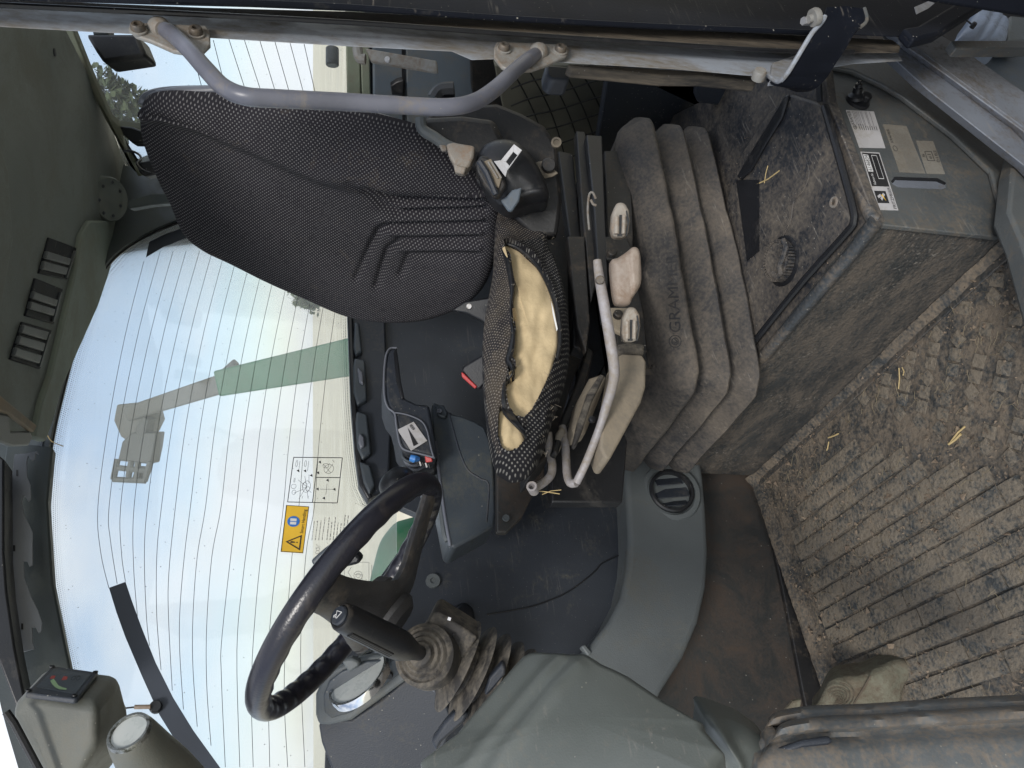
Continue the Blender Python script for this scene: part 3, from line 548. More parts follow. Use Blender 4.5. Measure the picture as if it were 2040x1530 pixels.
for a, b in ((.30, .42), (.30, .08), (.10, .27), (.50, .24), (.66, .45), (.90, .44), (.70, .72), (.70, .86), (.60, .58)): add_quad(m, q2, fs_, .001, [(a - .035, b - .02), (a + .035, b - .005), (a, b + .045)])
m.build('instruction_sticker', M['ink'], win, smooth=False)
# load chart sticker, printed on clear film
m = MB(); q3 = [(760, 1222), (785, 1012), (625, 1006), (600, 1212)]
def scribble(m, q, rows, fn, wd=.9, l_=.001, gap=.25, seed=1):
    """illegible small print: rows of short broken strokes"""
    rnd = random.Random(seed)
    for r_ in range(rows):
        b = (r_ + .5) / rows; a = 0; end = rnd.uniform(.6, 1)
        while a < end:
            e_ = min(end, a + rnd.uniform(.04, .16)); lines(m, q, [(a, b, e_, b)], wd, fn, l_); a = e_ + .03
scribble(m, [(645, 1076), (651, 1030), (624, 1028), (618, 1076)], 4, fs_, 1.6, seed=2)
scribble(m, [(698, 1076), (704, 1022), (654, 1020), (648, 1076)], 8, fs_, 1.8, seed=4)
lines(m, [(637, 1104), (640, 1084), (628, 1084), (624, 1104)], circ(.2, .4, .15, .3, 10) + circ(.5, .4, .15, .3, 10) + [(.62, .1, .62, .9), (.8, .1, .8, .7), (.8, .6, 1, .8)], .8, fs_)
ch = circ(.5, .5, .5, .5, 20)
lines(m, [(722, 1155), (722, 1138), (705, 1138), (705, 1155)], ch, .8, fs_); lines(m, [(718, 1151), (718, 1142), (709, 1142), (709, 1151)], ch, .8, fs_)
lines(m, [(742, 1215), (742, 1115), (672, 1115), (672, 1215)], [(.02, .1, .95, .1), (.1, .02, .9, .02), (.5, .1, .5, .6), (.3, .3, .7, .3), (.3, .3, .3, .5), (.7, .3, .7, .5), (.55, .5, .75, .7), (.4, .6, .6, .5), (.75, .7, .85, .6), (.95, .1, .95, .5), (.2, .8, .9, .8)], .8, fs_)
lc = m.build('load_chart', M['greyink'], win, smooth=False)
m = MB(); add_quad(m, [(716, 1196), (722, 1172), (662, 1166), (660, 1182)], fs_, .0004); m.build('yellow_band', M['yellowp'], lc, smooth=False)
m = MB(); add_quad(m, [(712, 1203), (716, 1192), (660, 1182), (664, 1190)], fs_, .0007); m.build('orange_band', M['orange'], lc, smooth=False)
# green tank/bonnet seen low through the window
tag(pillow([(745, 1110), (770, 1060), (800, 1040), (850, 1050), (850, 1220), (730, 1240)], ('D', 3.0), (0, .5, -.1), .05, .05, nth=50, rings=8).build('green_bonnet', M['boomgreen']), 'green painted machine bonnet glimpsed low through the window behind the steering wheel spoke', 'bonnet')
# ================================================================ ROOF LINING
roof = T('roof_lining', 'dull green-grey plastic roof lining above the driver seat', 'roof lining', (1.2, 1.2, ZR))
RL = ('Z', ZR)
slab('lining_panel', [(-300, -120), (60, -200), (133, 60), (205, 205), (283, 350), (262, 392), (238, 455), (208, 545), (165, 665), (118, 770), (90, 872), (30, 884), (-300, 890)], RL, .06, M['lining'], roof, .006, seg=3)
slab('lining_ledge', [(258, 378), (272, 350), (262, 392), (240, 470), (214, 556), (196, 610), (165, 680), (125, 770), (108, 835), (92, 880), (70, 870), (85, 800), (104, 745), (138, 600), (152, 540), (163, 470), (180, 440), (215, 440)], ('Z', ZR - .012), .02, M['lining2'], roof, .005, seg=3)
slab('lining_step', [(-200, -100), (-10, 250), (18, 340), (28, 480), (0, 640), (-40, 800), (-300, 800)], ('Z', ZR - .02), .02, M['lining'], roof, .008, seg=3)
c = on(206, 396, RL) + Vector((0, 0, -.004)); spn = (Vector((0, 0, -1)) + (CC - c).normalized() * .75).normalized(); MB().lathe(c + spn * .006, spn, [(-.03, .066), (.012, .064), (.018, .060), (.016, .056), (.018, .03), (.019, .0001)], 48).build('speaker_cover', M['lining'], roof)
for k in range(7):
    a = k * .9 + .4; cc = on(206 + 22 * cos(a), 396 + 34 * sin(a), (c, spn)); MB().lathe(cc + spn * .025, spn, [(0, .005), (.0015, .004), (.002, .0001)], 10).build('screw_plug', M['dark'], roof)
for x, y in ((108, 104), (255, 372)): disc('screw_plug', x, y, RL, .009, .003, M['dark'], roof)
# switch strips
SWP = ('Z', ZR - .004)
strips = [([(98, 473), (154, 494), (134, 557), (78, 545)], ((.36, .56), (.64, .86)), 'OD'), ([(71, 554), (126, 576), (108, 645), (51, 629)], ((.33, .52), (.60, .79)), 'OD'), ([(45, 641), (104, 658), (81, 735), (21, 716)], ((.06, .27), (.35, .56), (.66, .88)), 'OO')]
for q, rk, _ in strips:
    b = slab('switch_bank', q, SWP, .02, M['doorblack'], roof, .002)
    for f0, f1 in rk:
        quad = [q[0], q[1], q[2], q[3]]
        def qq(u_, v_): return tuple((1 - v_) * ((1 - u_) * q[0][i] + u_ * q[1][i]) + v_ * ((1 - u_) * q[3][i] + u_ * q[2][i]) for i in range(2))
        pts = [qq(.09, f0), qq(.93, f0), qq(.93, f1), qq(.09, f1)]
        rk_ = slab('rocker_switch', pts, ('Z', ZR - .010), .008, M['console'], b, .002)
    slab('edge_light', [qq(.96, .1), qq(1.0, .1), qq(1.0, .95), qq(.96, .95)], ('Z', ZR - .008), .006, M['console'], b)
# torn strip of lining and loose bits
slab('torn_trim', [(-10, 778), (35, 815), (75, 848), (68, 862), (20, 825), (-10, 815)], ('Z', ZR - .05), .01, M['dustcover'], roof, .003)
slab('hanging_bracket', [(-10, 820), (18, 826), (22, 860), (60, 858), (66, 870), (58, 888), (25, 890), (-10, 875)], ('Z', ZR - .045), .012, M['greytrim'], roof, .004)
tubepx('loose_thread', [(70, 852), (90, 862), (100, 876), (108, 882), (126, 889)], .0012, M['straw'], roof, pl=('Y', 1.77))
# hook rail on the frame
hook = slab('hook_rail', [(28.9, 905), (54.1, 903), (73.0, 898), (77.2, 905), (70.9, 902), (69.8, 914), (62.5, 918), (56.2, 908), (53.1, 920), (54.1, 950), (60.4, 965), (61.5, 995), (56.2, 999), (51.0, 990), (45.7, 988), (42.6, 1000), (47.8, 1025), (60.4, 1050), (64.6, 1060), (64.6, 1125), (58.3, 1129), (54.1, 1118), (46.8, 1118), (47.8, 1150), (60.4, 1185), (75.1, 1215), (83.5, 1240), (82.5, 1258), (76.2, 1261), (70.9, 1250), (63.6, 1250), (64.6, 1280), (68.8, 1292), (41.5, 1300), (33.1, 1240), (22.6, 1150), (19.5, 1060), (20.5, 985)], ('Y', 1.70), .004, M['rail'], win, .0008)
for x, y in ((34, 942), (28, 1092), (44, 1248)): slab('slot', [(x - 2, y - 6), (x + 2, y - 6), (x + 2, y + 6), (x - 2, y + 6)], ('Y', 1.699), .001, M['black'], hook)
# front roof beam + dark pillar edge at far left
fp = T('front_cab_pillar', 'black pillar edge at the roof corner beside the warning display housing', 'cab pillar', (.3, 1.6, 1.2))
slab('pillar_strip', [(-60, 860), (8, 915), (8, 1000), (8, 1100), (14, 1180), (30, 1290), (52, 1400), (36, 1420), (-10, 1300), (-60, 1200)], ('Y', 1.62), .06, M['black'], fp, .004)
slab('pillar_face', [(8, 915), (14, 880), (60, 885), (105, 890), (95, 1000), (105, 1160), (150, 1380), (100, 1440), (50, 1400), (26, 1290), (12, 1180), (6, 1050)], ('Y', 1.745), .03, M['frame'], fp, .004)
# ================================================================ REAR WINDOW AND REAR WALL (X = 1.95 and beyond)
RX = ('X', 1.98)
rw = T('rear_window', 'rear window behind the seat back with faint heater wires', 'window', (1.98, 1.0, 1.0))
slab('glass_pane', [(120, -30), (690, -30), (705, 330), (250, 330)], RX, .004, M['clear'], rw, smooth=False)
for (x0, y0, x1, y1) in ((385, 110, 425, 260), (425, 80, 470, 260), (456, 78, 515, 260), (487, 80, 545, 260), (518, 82, 572, 260), (548, 84, 598, 260), (578, 86, 625, 260), (606, 88, 645, 260)):
    tubepx('heater_wire', [(x0, y0), (x1, y1)], .0009, M['wire'], rw, k=0, pl=('X', 1.976), seg=4)
slab('window_post', [(118, 40), (146, 60), (178, 140), (222, 240), (236, 252), (285, 258), (290, 275), (240, 270), (262, 330), (290, 350), (275, 352), (210, 240), (160, 140)], ('X', 1.93), .03, M['rearpost'], rw, .004)
slab('lower_rail', [(688, 20), (716, 30), (722, 330), (694, 330)], ('X', 1.96), .03, M['rearpost'], rw, .004)
slab('inner_rail', [(716, 30), (735, 40), (742, 330), (726, 330)], ('X', 1.94), .03, M['rearpost'], rw, .004)
wl = T('work_light', 'dark square work lamp in front of the rear window next to the grab handle plate', 'work lamp', P(230, 90, 1.9))
slab('housing', [(168, 66), (272, 66), (291, 112), (205, 125), (188, 100)], ('D', 1.9), .07, M['black'], wl, .01)
slab('bracket', [(180, 40), (210, 40), (215, 70), (185, 70)], ('D', 1.92), .04, M['frame'], wl, .004)
tag(MB().tube([P(662, 95, 2.2), P(662, 131, 2.2)], .019, 14).build('hose_fitting', M['black'], bev=.003), 'short black cylindrical fitting hanging in front of the rear window corner', 'fitting')
# cable near the speaker
cb = T('loose_cable', 'thin black cable looping into a dark connector between roof lining and backrest', 'cable', P(275, 310, 1.9))
tubepx('cable', [(246, 301, 1.9), (262, 301, 1.9), (277, 308, 1.9), (281, 318, 1.88), (273, 326, 1.86), (283, 338, 1.86), (300, 345, 1.86)], .003, M['black'], cb)
slab('connector', [(268, 325), (300, 318), (318, 345), (290, 352), (278, 345)], ('D', 1.88), .03, M['black'], cb, .004)
slab('roof_bracket', [(252, 400), (300, 385), (340, 384), (345, 404), (300, 408), (255, 416)], ('D', 1.86), .03, M['frame'], cb, .004)
slab('clamp', [(236, 250), (262, 252), (290, 262), (292, 285), (262, 284), (244, 268)], ('D', 2.1), .04, M['black'], cb, .006)
# rear wall panels
rp_ = T('rear_wall_panels', 'blue-grey plastic panels of the rear cab corner below the rear window', 'cab wall', (1.9, .9, .7))
slab('corner_panel', [(742, 60), (804, 60), (806, 330), (745, 330)], ('X', 1.92), .03, M['cabpanel'], rp_, .006)
slab('main_panel', [(802, 60), (950, 60), (1000, 330), (808, 330)], ('X', 1.9), .03, M['cabpanel'], rp_, .012)
slab('panel_gap', [(800, 60), (806, 60), (808, 330), (802, 330)], ('X', 1.898), .004, M['black'], rp_)
slab('recess', [(778, 172), (790, 164), (804, 160), (804, 190), (780, 190)], ('X', 1.89), .02, M['black'], rp_, .003)
slab('side_panel', [(935, 60), (1100, 60), (1060, 330), (985, 330), (940, 180)], ('X', 1.86), .03, M['mech'], rp_, .004)
slab('rear_bulkhead', [(700, -150), (2300, -150), (2300, 900), (1500, 900), (1000, 800), (700, 600)], ('X', 2.06), .04, M['darkblue'], rp_)
# latch bar
la = T('window_latch', 'worn grey flat steel latch arm below the window behind the door pillar', 'latch', P(790, 110, 1.35))
MB().slab([P(x, y, 1.33) for x, y in ((727, 95), (745, 98), (870, 120), (872, 142), (860, 141), (738, 121))], CF * .014).build('latch_arm', M['bracket'], la, .003)
tubepx('latch_hinge', [(712, 95, 1.33), (716, 115, 1.33), (728, 118, 1.33)], .009, M['bracket'], la)
disc('rivet', 772, 119, ('D', 1.33), .005, .004, M['white'], la)
# net pocket
net = T('net_pocket', 'black elastic net pocket over a dark backing behind the seat', 'storage net', (1.7, 1.0, .6))
slab('backing', [(985, 130), (1215, 130), (1215, 300), (1200, 420), (1060, 420), (1010, 260)], ('X', 1.78), .03, M['netback'], net, .004)
NP = ('X', 1.76)
for k in range(6):
    x0 = 1020 + k * 34; tubepx('net_cord', [(x0, 140), (x0 + 28, 190), (x0 + 52, 245), (x0 + 74, 320)], .0022, M['net'], net, k=4, pl=NP, seg=5)
for k in range(6):
    y0 = 165 + k * 34; tubepx('net_cord', [(1018, y0 + 12), (1060, y0 - 4), (1110, y0 - 14), (1160, y0 - 30), (1200, y0 - 42)], .0022, M['net'], net, k=4, pl=('X', 1.757), seg=5)
tubepx('net_cord', [(1216, 155), (1205, 200), (1196, 250), (1188, 275), (1180, 330)], .003, M['rearpost'], net, k=4, pl=NP, seg=6)
# dark liner behind suspension + pocket at pillar foot
rl = T('rear_floor_liner', 'black liner sheet between seat suspension and rear pillar foot', 'floor liner', (1.5, .9, .31))
slab('liner', [(1212, 140), (1400, 150), (1530, 175), (1510, 240), (1430, 290), (1400, 400), (1190, 420), (1190, 280)], ('X', 1.62), .03, M['darkblue'], rl, .004)
slab('liner_flap', [(1215, 145), (1300, 158), (1390, 185), (1480, 190), (1500, 215), (1502, 232), (1390, 215), (1385, 178), (1390, 150), (1215, 130)], ('X', 1.58), .02, M['dark'], rl, .004)
slab('liner_block', [(1392, 148), (1500, 140), (1520, 200), (1500, 222), (1388, 206)], ('X', 1.45), .04, M['dark'], rl, .008)
slab('light_flap', [(1191, 278), (1196, 318), (1199, 330), (1176, 318)], ('X', 1.5), .01, M['console'], rl)
# ================================================================ FLOOR
fl = MB(); fl.box((.15, 1.36, -.03), 1.4, 1.24, .05); fl.box((1.45, 1.39, -.03), 1.2, 1.18, .05); tag(fl.build('cab_floor', M['lowwall'], smooth=False), kind='structure')
mt = T('rubber_floor_mat', 'muddy ribbed black rubber floor mat caked with dried earth', 'floor mat', (.4, 1.2, 0))
nx_, ny_ = 200, 300; m = MB(); vs = []
X0, X1, Y0, Y1 = -.25, .832, .75, 1.775
for j in range(ny_ + 1):
    for i in range(nx_ + 1):
        x = X0 + (X1 - X0) * i / nx_; y = Y0 + (Y1 - Y0) * j / ny_
        h = .004 + .003 * noise.noise(Vector((x * 9, y * 9, 0))) + .0022 * noise.noise(Vector((x * 40, y * 40, 3))) + .0012 * noise.noise(Vector((x * 110, y * 110, 5)))
        if y > Y1 - .05: h += .012 * smooth(Y1 - .05, Y1, y)
        if x > X1 - .03: h += .016 * smooth(X1 - .03, X1, x)
        vs.append((x, y, h))
m.add(vs, [(j * (nx_ + 1) + i, j * (nx_ + 1) + i + 1, (j + 1) * (nx_ + 1) + i + 1, (j + 1) * (nx_ + 1) + i) for j in range(ny_) for i in range(nx_)])
m.build('mat_sheet', M['mat'], mt, ang=180)
random.seed(11)
def worn_block(cx, cy, sx, sy, h, rot, n=4):
    m = MB(); cs, sn = cos(rot), sin(rot); nx2 = 2; ny2 = max(3, int(sy / .03))
    top = []
    for j in range(ny2 + 1):
        for i in range(nx2 + 1):
            u_ = (i / nx2 - .5) * sx; v_ = (j / ny2 - .5) * sy; ed = (i in (0, nx2)) or (j in (0, ny2))
            u2 = u_ + (.002 * noise.noise(Vector((cx * 50 + i, cy * 50 + v_ * 30, 1)))) ; x = cx + u2 * cs - v_ * sn; y = cy + u2 * sn + v_ * cs
            z = h * (.75 if ed else 1.0) + .0018 * noise.noise(Vector((x * 60, y * 60, 2)))
            top.append(Vector((x, y, max(.0065, z))))
    fs = [(j * (nx2 + 1) + i, j * (nx2 + 1) + i + 1, (j + 1) * (nx2 + 1) + i + 1, (j + 1) * (nx2 + 1) + i) for j in range(ny2) for i in range(nx2)]
    bd = [i for i in range(nx2 + 1)] + [(j + 1) * (nx2 + 1) - 1 for j in range(1, ny2 + 1)] + [ny2 * (nx2 + 1) + i for i in range(nx2 - 1, -1, -1)] + [j * (nx2 + 1) for j in range(ny2 - 1, 0, -1)]
    n0 = len(top); bot = []
    for q in bd:
        p = top[q]; o = Vector((p.x - cx, p.y - cy, 0)); bot.append(Vector((cx + o.x * 1.04, cy + o.y * 1.01, .000)))
    fs += [(bd[k], bd[(k + 1) % len(bd)], n0 + (k + 1) % len(bd), n0 + k) for k in range(len(bd))]
    m.add(top + bot, fs); return m
# long ribs running across the cab, broken into worn lengths
for k in range(21):
    x = -.17 + k * .0435
    ytop = 1.69 if x < .62 else 1.69 - (x - .62) * 1.5
    y = ytop; end = 1.00 if x < .45 else 1.00 + (x - .45) * 1.35
    while y > end + .04:
        l_ = random.choice((.12, .2, .3, .4)); l_ = min(l_, y - end)
        if random.random() < .94: worn_block(x + random.uniform(-.001, .001), y - l_ / 2, .0365, l_ - .004, .0125 + random.uniform(-.0025, .002), 0).build('rib', M['rib'], mt, ang=30)
        y -= l_ 
# square studs, toward the door and beside the platform
for i in range(24):
    for j in range(14):
        x = -.14 + i * .042 + (j % 2) * .021; y = .96 - j * .042 + (max(0, x - .45) * .9)
        if x > .80 or y > 1.5 or y < .76: continue
        if random.random() < .88: worn_block(x, y, .026, .026, .0105 + random.uniform(-.004, .002), radians(45) if j % 3 else .2).build('stud', M['rib'], mt, ang=30)
# loose dirt, crumbs
m = MB()
for i in range(5200):
    x = random.uniform(-.15, .82); y = random.uniform(.76, 1.77); 
    if noise.noise(Vector((x * 5, y * 5, 9))) < -.12 and random.random() < .8: continue
    r = random.uniform(.0012, .0045) * (1 if random.random() < .93 else 2.2); z = .008 + r * .4 + random.uniform(0, .006)
    pts = [Vector((random.uniform(-1, 1), random.uniform(-1, 1), random.uniform(-.6, .6))).normalized() * r for _ in range(4)]
    m.add([Vector((x, y, z)) + q for q in pts], [(0, 1, 2), (0, 2, 3), (0, 3, 1), (1, 3, 2)])
for i in range(900):
    x = random.uniform(.84, 1.3); y = random.uniform(.78, 1.25); r = random.uniform(.0008, .0025)
    if noise.noise(Vector((x * 9, y * 9, 2))) < 0: continue
    pts = [Vector((random.uniform(-1, 1), random.uniform(-1, 1), random.uniform(-.6, .6))).normalized() * r for _ in range(4)]
    m.add([Vector((x, y, .3125)) + q for q in pts], [(0, 1, 2), (0, 2, 3), (0, 3, 1), (1, 3, 2)])
tag(m.build('mud_crumbs', M['mud'], smooth=False), 'dry mud crumbs scattered over the ribbed floor mat', 'dirt', kind='stuff')
# fine dead grass roots
m = MB()
for i in range(420):
    x = random.uniform(-.1, .80); y = random.uniform(.76, 1.72); a = random.uniform(0, pi); l_ = random.uniform(.008, .035); z = random.uniform(.012, .018)
    d = Vector((cos(a), sin(a), random.uniform(-.1, .1))) * l_; b = Vector((-d.y, d.x, 0)) * random.uniform(-.3, .3)
    m.tube([Vector((x, y, z)) - d / 2, Vector((x, y, z)) + b, Vector((x, y, z)) + d / 2], random.uniform(.0003, .0005), 3)
tag(m.build('plant_litter', M['litter'], smooth=False), 'tiny bits of dead grass mixed into the mud on the floor mat', 'plant litter', kind='stuff')
def straw(label, pts, r=.0016, name='straw_stalk', pl=None, two=None, group=None):
    m = MB().tube([on(x, y, pl) for x, y in pts], r, 5)
    if two: m.tube([on(x, y, pl) for x, y in two], r * .8, 5)
    tag(m.build(name, M['straw']), label, 'straw', group)
straw('two crossed yellow straw stalks lying on the black lid beside the bellows', [(1508, 367), (1530, 357), (1553, 340)], .0016, pl=('Z', .318), two=[(1523, 365), (1526, 345), (1530, 330)])
straw('pale leafy straw piece on the muddy mat, right of the middle', [(1890, 885), (1903, 876), (1914, 865)], .0028, pl=('Z', .02), two=[(1893, 882), (1908, 862), (1922, 850)])
straw('short pale green straw bit near the platform foot on the mat', [(1650, 872), (1662, 868), (1670, 864)], .002, pl=('Z', .02), two=[(1651, 880), (1649, 892), (1647, 897)])
straw('thin straw stalk standing out of the mud near the platform corner', [(1791, 733), (1792, 755), (1790, 775)], .0014, pl=('Z', .02), two=[(1797, 732), (1801, 740), (1799, 748)])
straw('thin dry grass tuft hanging under the bent lever tube', [(1068, 978), (1090, 980), (1115, 984)], .0009, pl=('D', 1.3), two=[(1080, 985), (1098, 978), (1118, 976)])
# wood block
wb = pillow([(1630, 1432), (1638, 1400), (1658, 1362), (1690, 1350), (1722, 1346), (1760, 1330), (1790, 1318), (1812, 1320), (1818, 1338), (1806, 1370), (1795, 1410), (1780, 1440)], ('D', 1.62), CF * .06 + Vector((0, 0, -.03)), .012, .012, nth=120, rings=24, nz_amp=.006)
wo_ = T('wood_block', 'broken weathered block of wood with ring grain jammed behind the sill strip', 'wood block', P(1720, 1400, 1.66))
wb.build('block', M['wood'], wo_, ang=60)
for r in (3, 7, 11, 16, 22, 29): 
    rp2 = [(1668 + r * 1.15 * cos(a), 1393 + r * .9 * sin(a) - r * .25) for a in np.linspace(-2.9, 1.9, 14)]
    rp2 = [q for q in rp2 if inside(q[0], q[1], [(1630, 1440), (1650, 1365), (1692, 1352), (1735, 1345), (1725, 1380), (1710, 1440)])]
    if len(rp2) > 2: MB().tube([P(x, y, 1.604) for x, y in rp2], .0011, 4).build('growth_ring', M['bark'], wo_)
MB().tube([P(x, y, 1.603) for x, y in ((1735, 1346), (1718, 1375), (1702, 1400), (1694, 1432))], .0018, 5).build('crack', M['bark'], wo_)
tag(slab('wood_chip', [(1556, 1440), (1566, 1415), (1580, 1398), (1598, 1394), (1594, 1415), (1580, 1445)], ('D', 1.62), .012, M['wood'], None, .003), 'small grey wooden chip standing beside the wood block', 'wood chip')
# ================================================================ SEAT PLATFORM
XP = .834; pf = T('seat_platform', 'big dirty steel box platform under the seat with stickers on its end', 'seat platform', (1.2, 1.2, 0))
FX = ('X', XP)
slab('front_panel', [(1742, 446), (1500, 735), (1340, 860), (1320, 940), (1508, 948), (1560, 905), (1700, 768), (1850, 615), (2010, 480), (2000, 468)], FX, .02, M['platfront'], pf, .002)
# foot flange along the floor
MB().tube([on(x, y, ('X', XP - .006)) for x, y in ((1512, 944), (1650, 822), (1800, 684), (1900, 590), (1975, 520), (2040, 468))], .009, 8, flat=.5).build('foot_flange', M['platfront'], pf)
MB().slab([Vector((XP - .002, 1.76, .001)), Vector((XP - .035, 1.76, .004)), Vector((XP - .035, .6, .004)), Vector((XP - .002, .6, .001))], (0, 0, .006)).build('flange_foot', M['platfront'], pf, .002)
# rounded top edge (rolled) along the front
e1 = [(1745, 440), (1700, 500), (1640, 570), (1580, 640), (1525, 705), (1512, 722)]
MB().tube([on(x, y, ('X', XP + .004)) for x, y in e1], [.013] * 5 + [.008], 14).build('rolled_edge', M['platform'], pf)
e2 = [(1640, 205), (1662, 262), (1690, 330), (1715, 385), (1738, 436), (1745, 440)]
YS = ('Y', .765)
MB().tube([on(x, y, ('Y', .772)) for x, y in e2], .0125, 14).build('rolled_edge', M['platform'], pf)
# end panel with stickers
slab('end_panel', [(1645, 196), (1640, 130), (1700, 120), (1780, 95), (1830, 110), (2100, 330), (2100, 470), (2030, 455), (1990, 472), (1745, 446), (1700, 345)], YS, .01, M['platside'], pf, .002)
if 0: slab('end_panel_fold', [(1745, 450), (1755, 446), (1990, 462), (1990, 485), (1750, 475)], ('Y', .763), .006, M['platfront'], pf, .002)
for pts in ([(1650, 128), (1745, 122), (1790, 150), (1850, 190), (1950, 250), (2000, 310)],): pass
slab('end_frame_rib', [(1640, 128), (1700, 112), (1772, 112), (1800, 118), (1830, 150), (1900, 200), (1960, 248), (2015, 296), (2040, 380), (2070, 470), (2020, 470), (1986, 382), (1975, 340), (1900, 268), (1800, 192), (1760, 168), (1700, 140)], ('Y', .752), .012, M['step'] if False else M['platside'], pf, .004, seg=3)
cslot = slab('hand_slot', [(1777, 357), (1782, 353), (1870, 357), (1883, 366), (1884, 374), (1876, 377), (1790, 373), (1778, 366)], ('Y', .7645), .001, M['step'], pf)
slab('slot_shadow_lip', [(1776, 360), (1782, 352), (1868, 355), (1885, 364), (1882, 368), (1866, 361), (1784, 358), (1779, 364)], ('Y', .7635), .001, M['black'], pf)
for x, y in ((1966, 492), (1722, 470)):
    pass
# top panel with lid
TZ = ('Z', .305)
slab('top_panel', [(1560, 120), (1640, 120), (1650, 200), (1745, 440), (1512, 724), (1400, 860), (1300, 860), (1300, 250), (1400, 200)], TZ, .02, M['lid'], pf, .002)
lid = slab('lid', [(1530, 225), (1575, 188), (1632, 205), (1643, 215), (1668, 300), (1695, 400), (1700, 440), (1685, 460), (1620, 530), (1505, 668), (1470, 700), (1440, 560), (1440, 420), (1480, 300)], ('Z', .318), .012, M['lid'], pf, .005, seg=3)
tubepx('lid_edge', [(1642, 212), (1668, 300), (1698, 410), (1701, 440), (1688, 462), (1600, 560), (1500, 684)], .0068, M['black'], lid, k=5, pl=('Z', .320), seg=8)
slab('raised_land', [(1562, 190), (1570, 188), (1555, 235), (1520, 292), (1494, 340), (1475, 358), (1466, 352), (1490, 310), (1530, 245)], ('Z', .326), .008, M['black'], lid, .004)
slab('recess_edge', [(1466, 358), (1512, 358), (1512, 500), (1488, 520), (1480, 460)], ('Z', .3195), .001, M['black'], lid)
tubepx('wear_rim', [(1592, 285), (1612, 340), (1600, 380), (1582, 400), (1575, 440), (1560, 470)], .0014, M['lid'], lid, pl=('Z', .319))
c = on(1661, 403, ('Z', .318)); MB().lathe(c, (0, 0, 1), [(0, .011), (.002, .010), (.002, .006), (-.004, .005), (-.004, .0001)], 20).build('lid_screw', M['bracket'], lid)
# filler cap / latch
c = on(1560, 520, ('Z', .318)); cp = MB(); 
cp.lathe(c, (0, 0, 1), [(-.005, .052), (.001, .052), (.003, .048), (.003, .043), (-.002, .042), (-.002, .0001)], 40); cp = cp.build('filler_dish', M['black'], lid)
mb = MB()
for k in range(40):
    a0 = 2 * pi * k / 40; r = .040; p = c + Vector((cos(a0) * r, sin(a0) * r, .009)); X_ = Vector((cos(a0), sin(a0), 0)); mb.box(p, .006, .0035, .018, (X_, Vector((-X_.y, X_.x, 0)), Vector((0, 0, 1))))
mb.lathe(c, (0, 0, 1), [(0, .038), (.016, .038), (.018, .035), (.016, .0001)], 30); mb.build('filler_cap', M['lid'], cp)
mb = MB().tube([on(x, y, ('Z', .34)) for x, y in ((1560, 478), (1566, 492), (1560, 512), (1553, 530), (1556, 545), (1548, 552), (1540, 545))], .006, 8); mb.build('cap_grip', M['lid'], cp)
# rust patch hole and vertical slot at the rear corner
slab('corner_slot', [(1624, 158), (1634, 160), (1636, 202), (1627, 204)], ('Z', .32), .004, M['black'], pf)
slab('corner_post', [(1636, 140), (1655, 150), (1662, 200), (1648, 208), (1638, 200)], ('Y', .75), .02, M['pillar'], pf, .005)
# drain valve / twin rubber fitting
vf = disc('rubber_base', 1708, 202, ('Y', .763), .0245, .006, M['black'], pf)
cc = on(1704, 196, ('Y', .757)); MB().lathe(cc, (.25, -1, .25), [(0, .017), (.006, .016), (.012, .0095), (.022, .009), (.023, .007), (.03, .0065), (.031, .003), (.036, .003), (.036, .0001)], 20).build('rubber_nipple', M['black'], vf)
cc = on(1722, 198, ('Y', .757)); MB().lathe(cc, (.0, -1, .1), [(0, .011), (.010, .011), (.012, .009), (.012, .0001)], 16).build('rubber_plug', M['black'], vf)
# stickers
fY = lambda x, y: on(x, y, ('Y', .7645))
def sticker(name, q, mt, lab=None):
    o = slab(name, q, ('Y', .7645), .0004, mt, pf, smooth=False)
    if lab: o['label'] = lab
    return o
qa = [(1771, 294), (1735, 221), (1685, 219), (1716, 290)]     # bl, br, tr, tl  (upright)
qa = [(1764, 295), (1741, 222), (1685, 219), (1712, 294)]
sa = sticker('data_sticker', qa, M['paper'], 'white sticker with small print'); m = MB()
# along a: bottom->top of photo ; b: right->left of photo
add_text(m, 'KRAMER', [quadmap(qa, .62, .86), quadmap(qa, .98, .86), quadmap(qa, .98, .98), quadmap(qa, .62, .98)], fY)
lines(m, qa, circ(.55, .88, .055, .055, 16) + [(.53, .85, .57, .9), (.57, .9, .57, .84)], .9, fY, .0006)
for i in range(5): lines(m, qa, [(.60, .78 - i * .05, .98, .78 - i * .05)], .5, fY, .0006)
for b in (.50, .46, .33, .29, .17): lines(m, qa, [(.56, b, .98, b)], .5, fY, .0006)
scribble(m, [quadmap(qa, .48, .06), quadmap(qa, .64, .06), quadmap(qa, .64, .76), quadmap(qa, .48, .76)], 9, fY, 1.4, .0006, seed=7)
m.build('print', M['ink'], sa, smooth=False)
qb = [(1788, 420), (1752, 304), (1714, 302), (1749, 418)]
qb = [(1790, 419), (1752, 304), (1714, 302), (1750, 418)]
sb_ = sticker('serial_sticker', qb, M['paper'], 'white and black sticker with a serial number'); m = MB()
add_quad(m, qb, fY, .0008, [(.41, .06), (.98, .05), (.985, .93), (.41, .95)]); add_quad(m, qb, fY, .0008, [(.12, .34), (.33, .34), (.33, .92), (.12, .92)])
m.build('black_fields', M['ink'], sb_, smooth=False); m = MB()
add_quad(m, qb, fY, .0012, [(.66, .64), (.95, .64), (.96, .90), (.66, .90)])
for a0, a1, b0, b1 in ((.54, .95, .47, .49), (.54, .95, .20, .22), (.54, .55, .2, .49), (.94, .95, .2, .49)): add_quad(m, qb, fY, .0012, [(a0, b0), (a1, b0), (a1, b1), (a0, b1)])
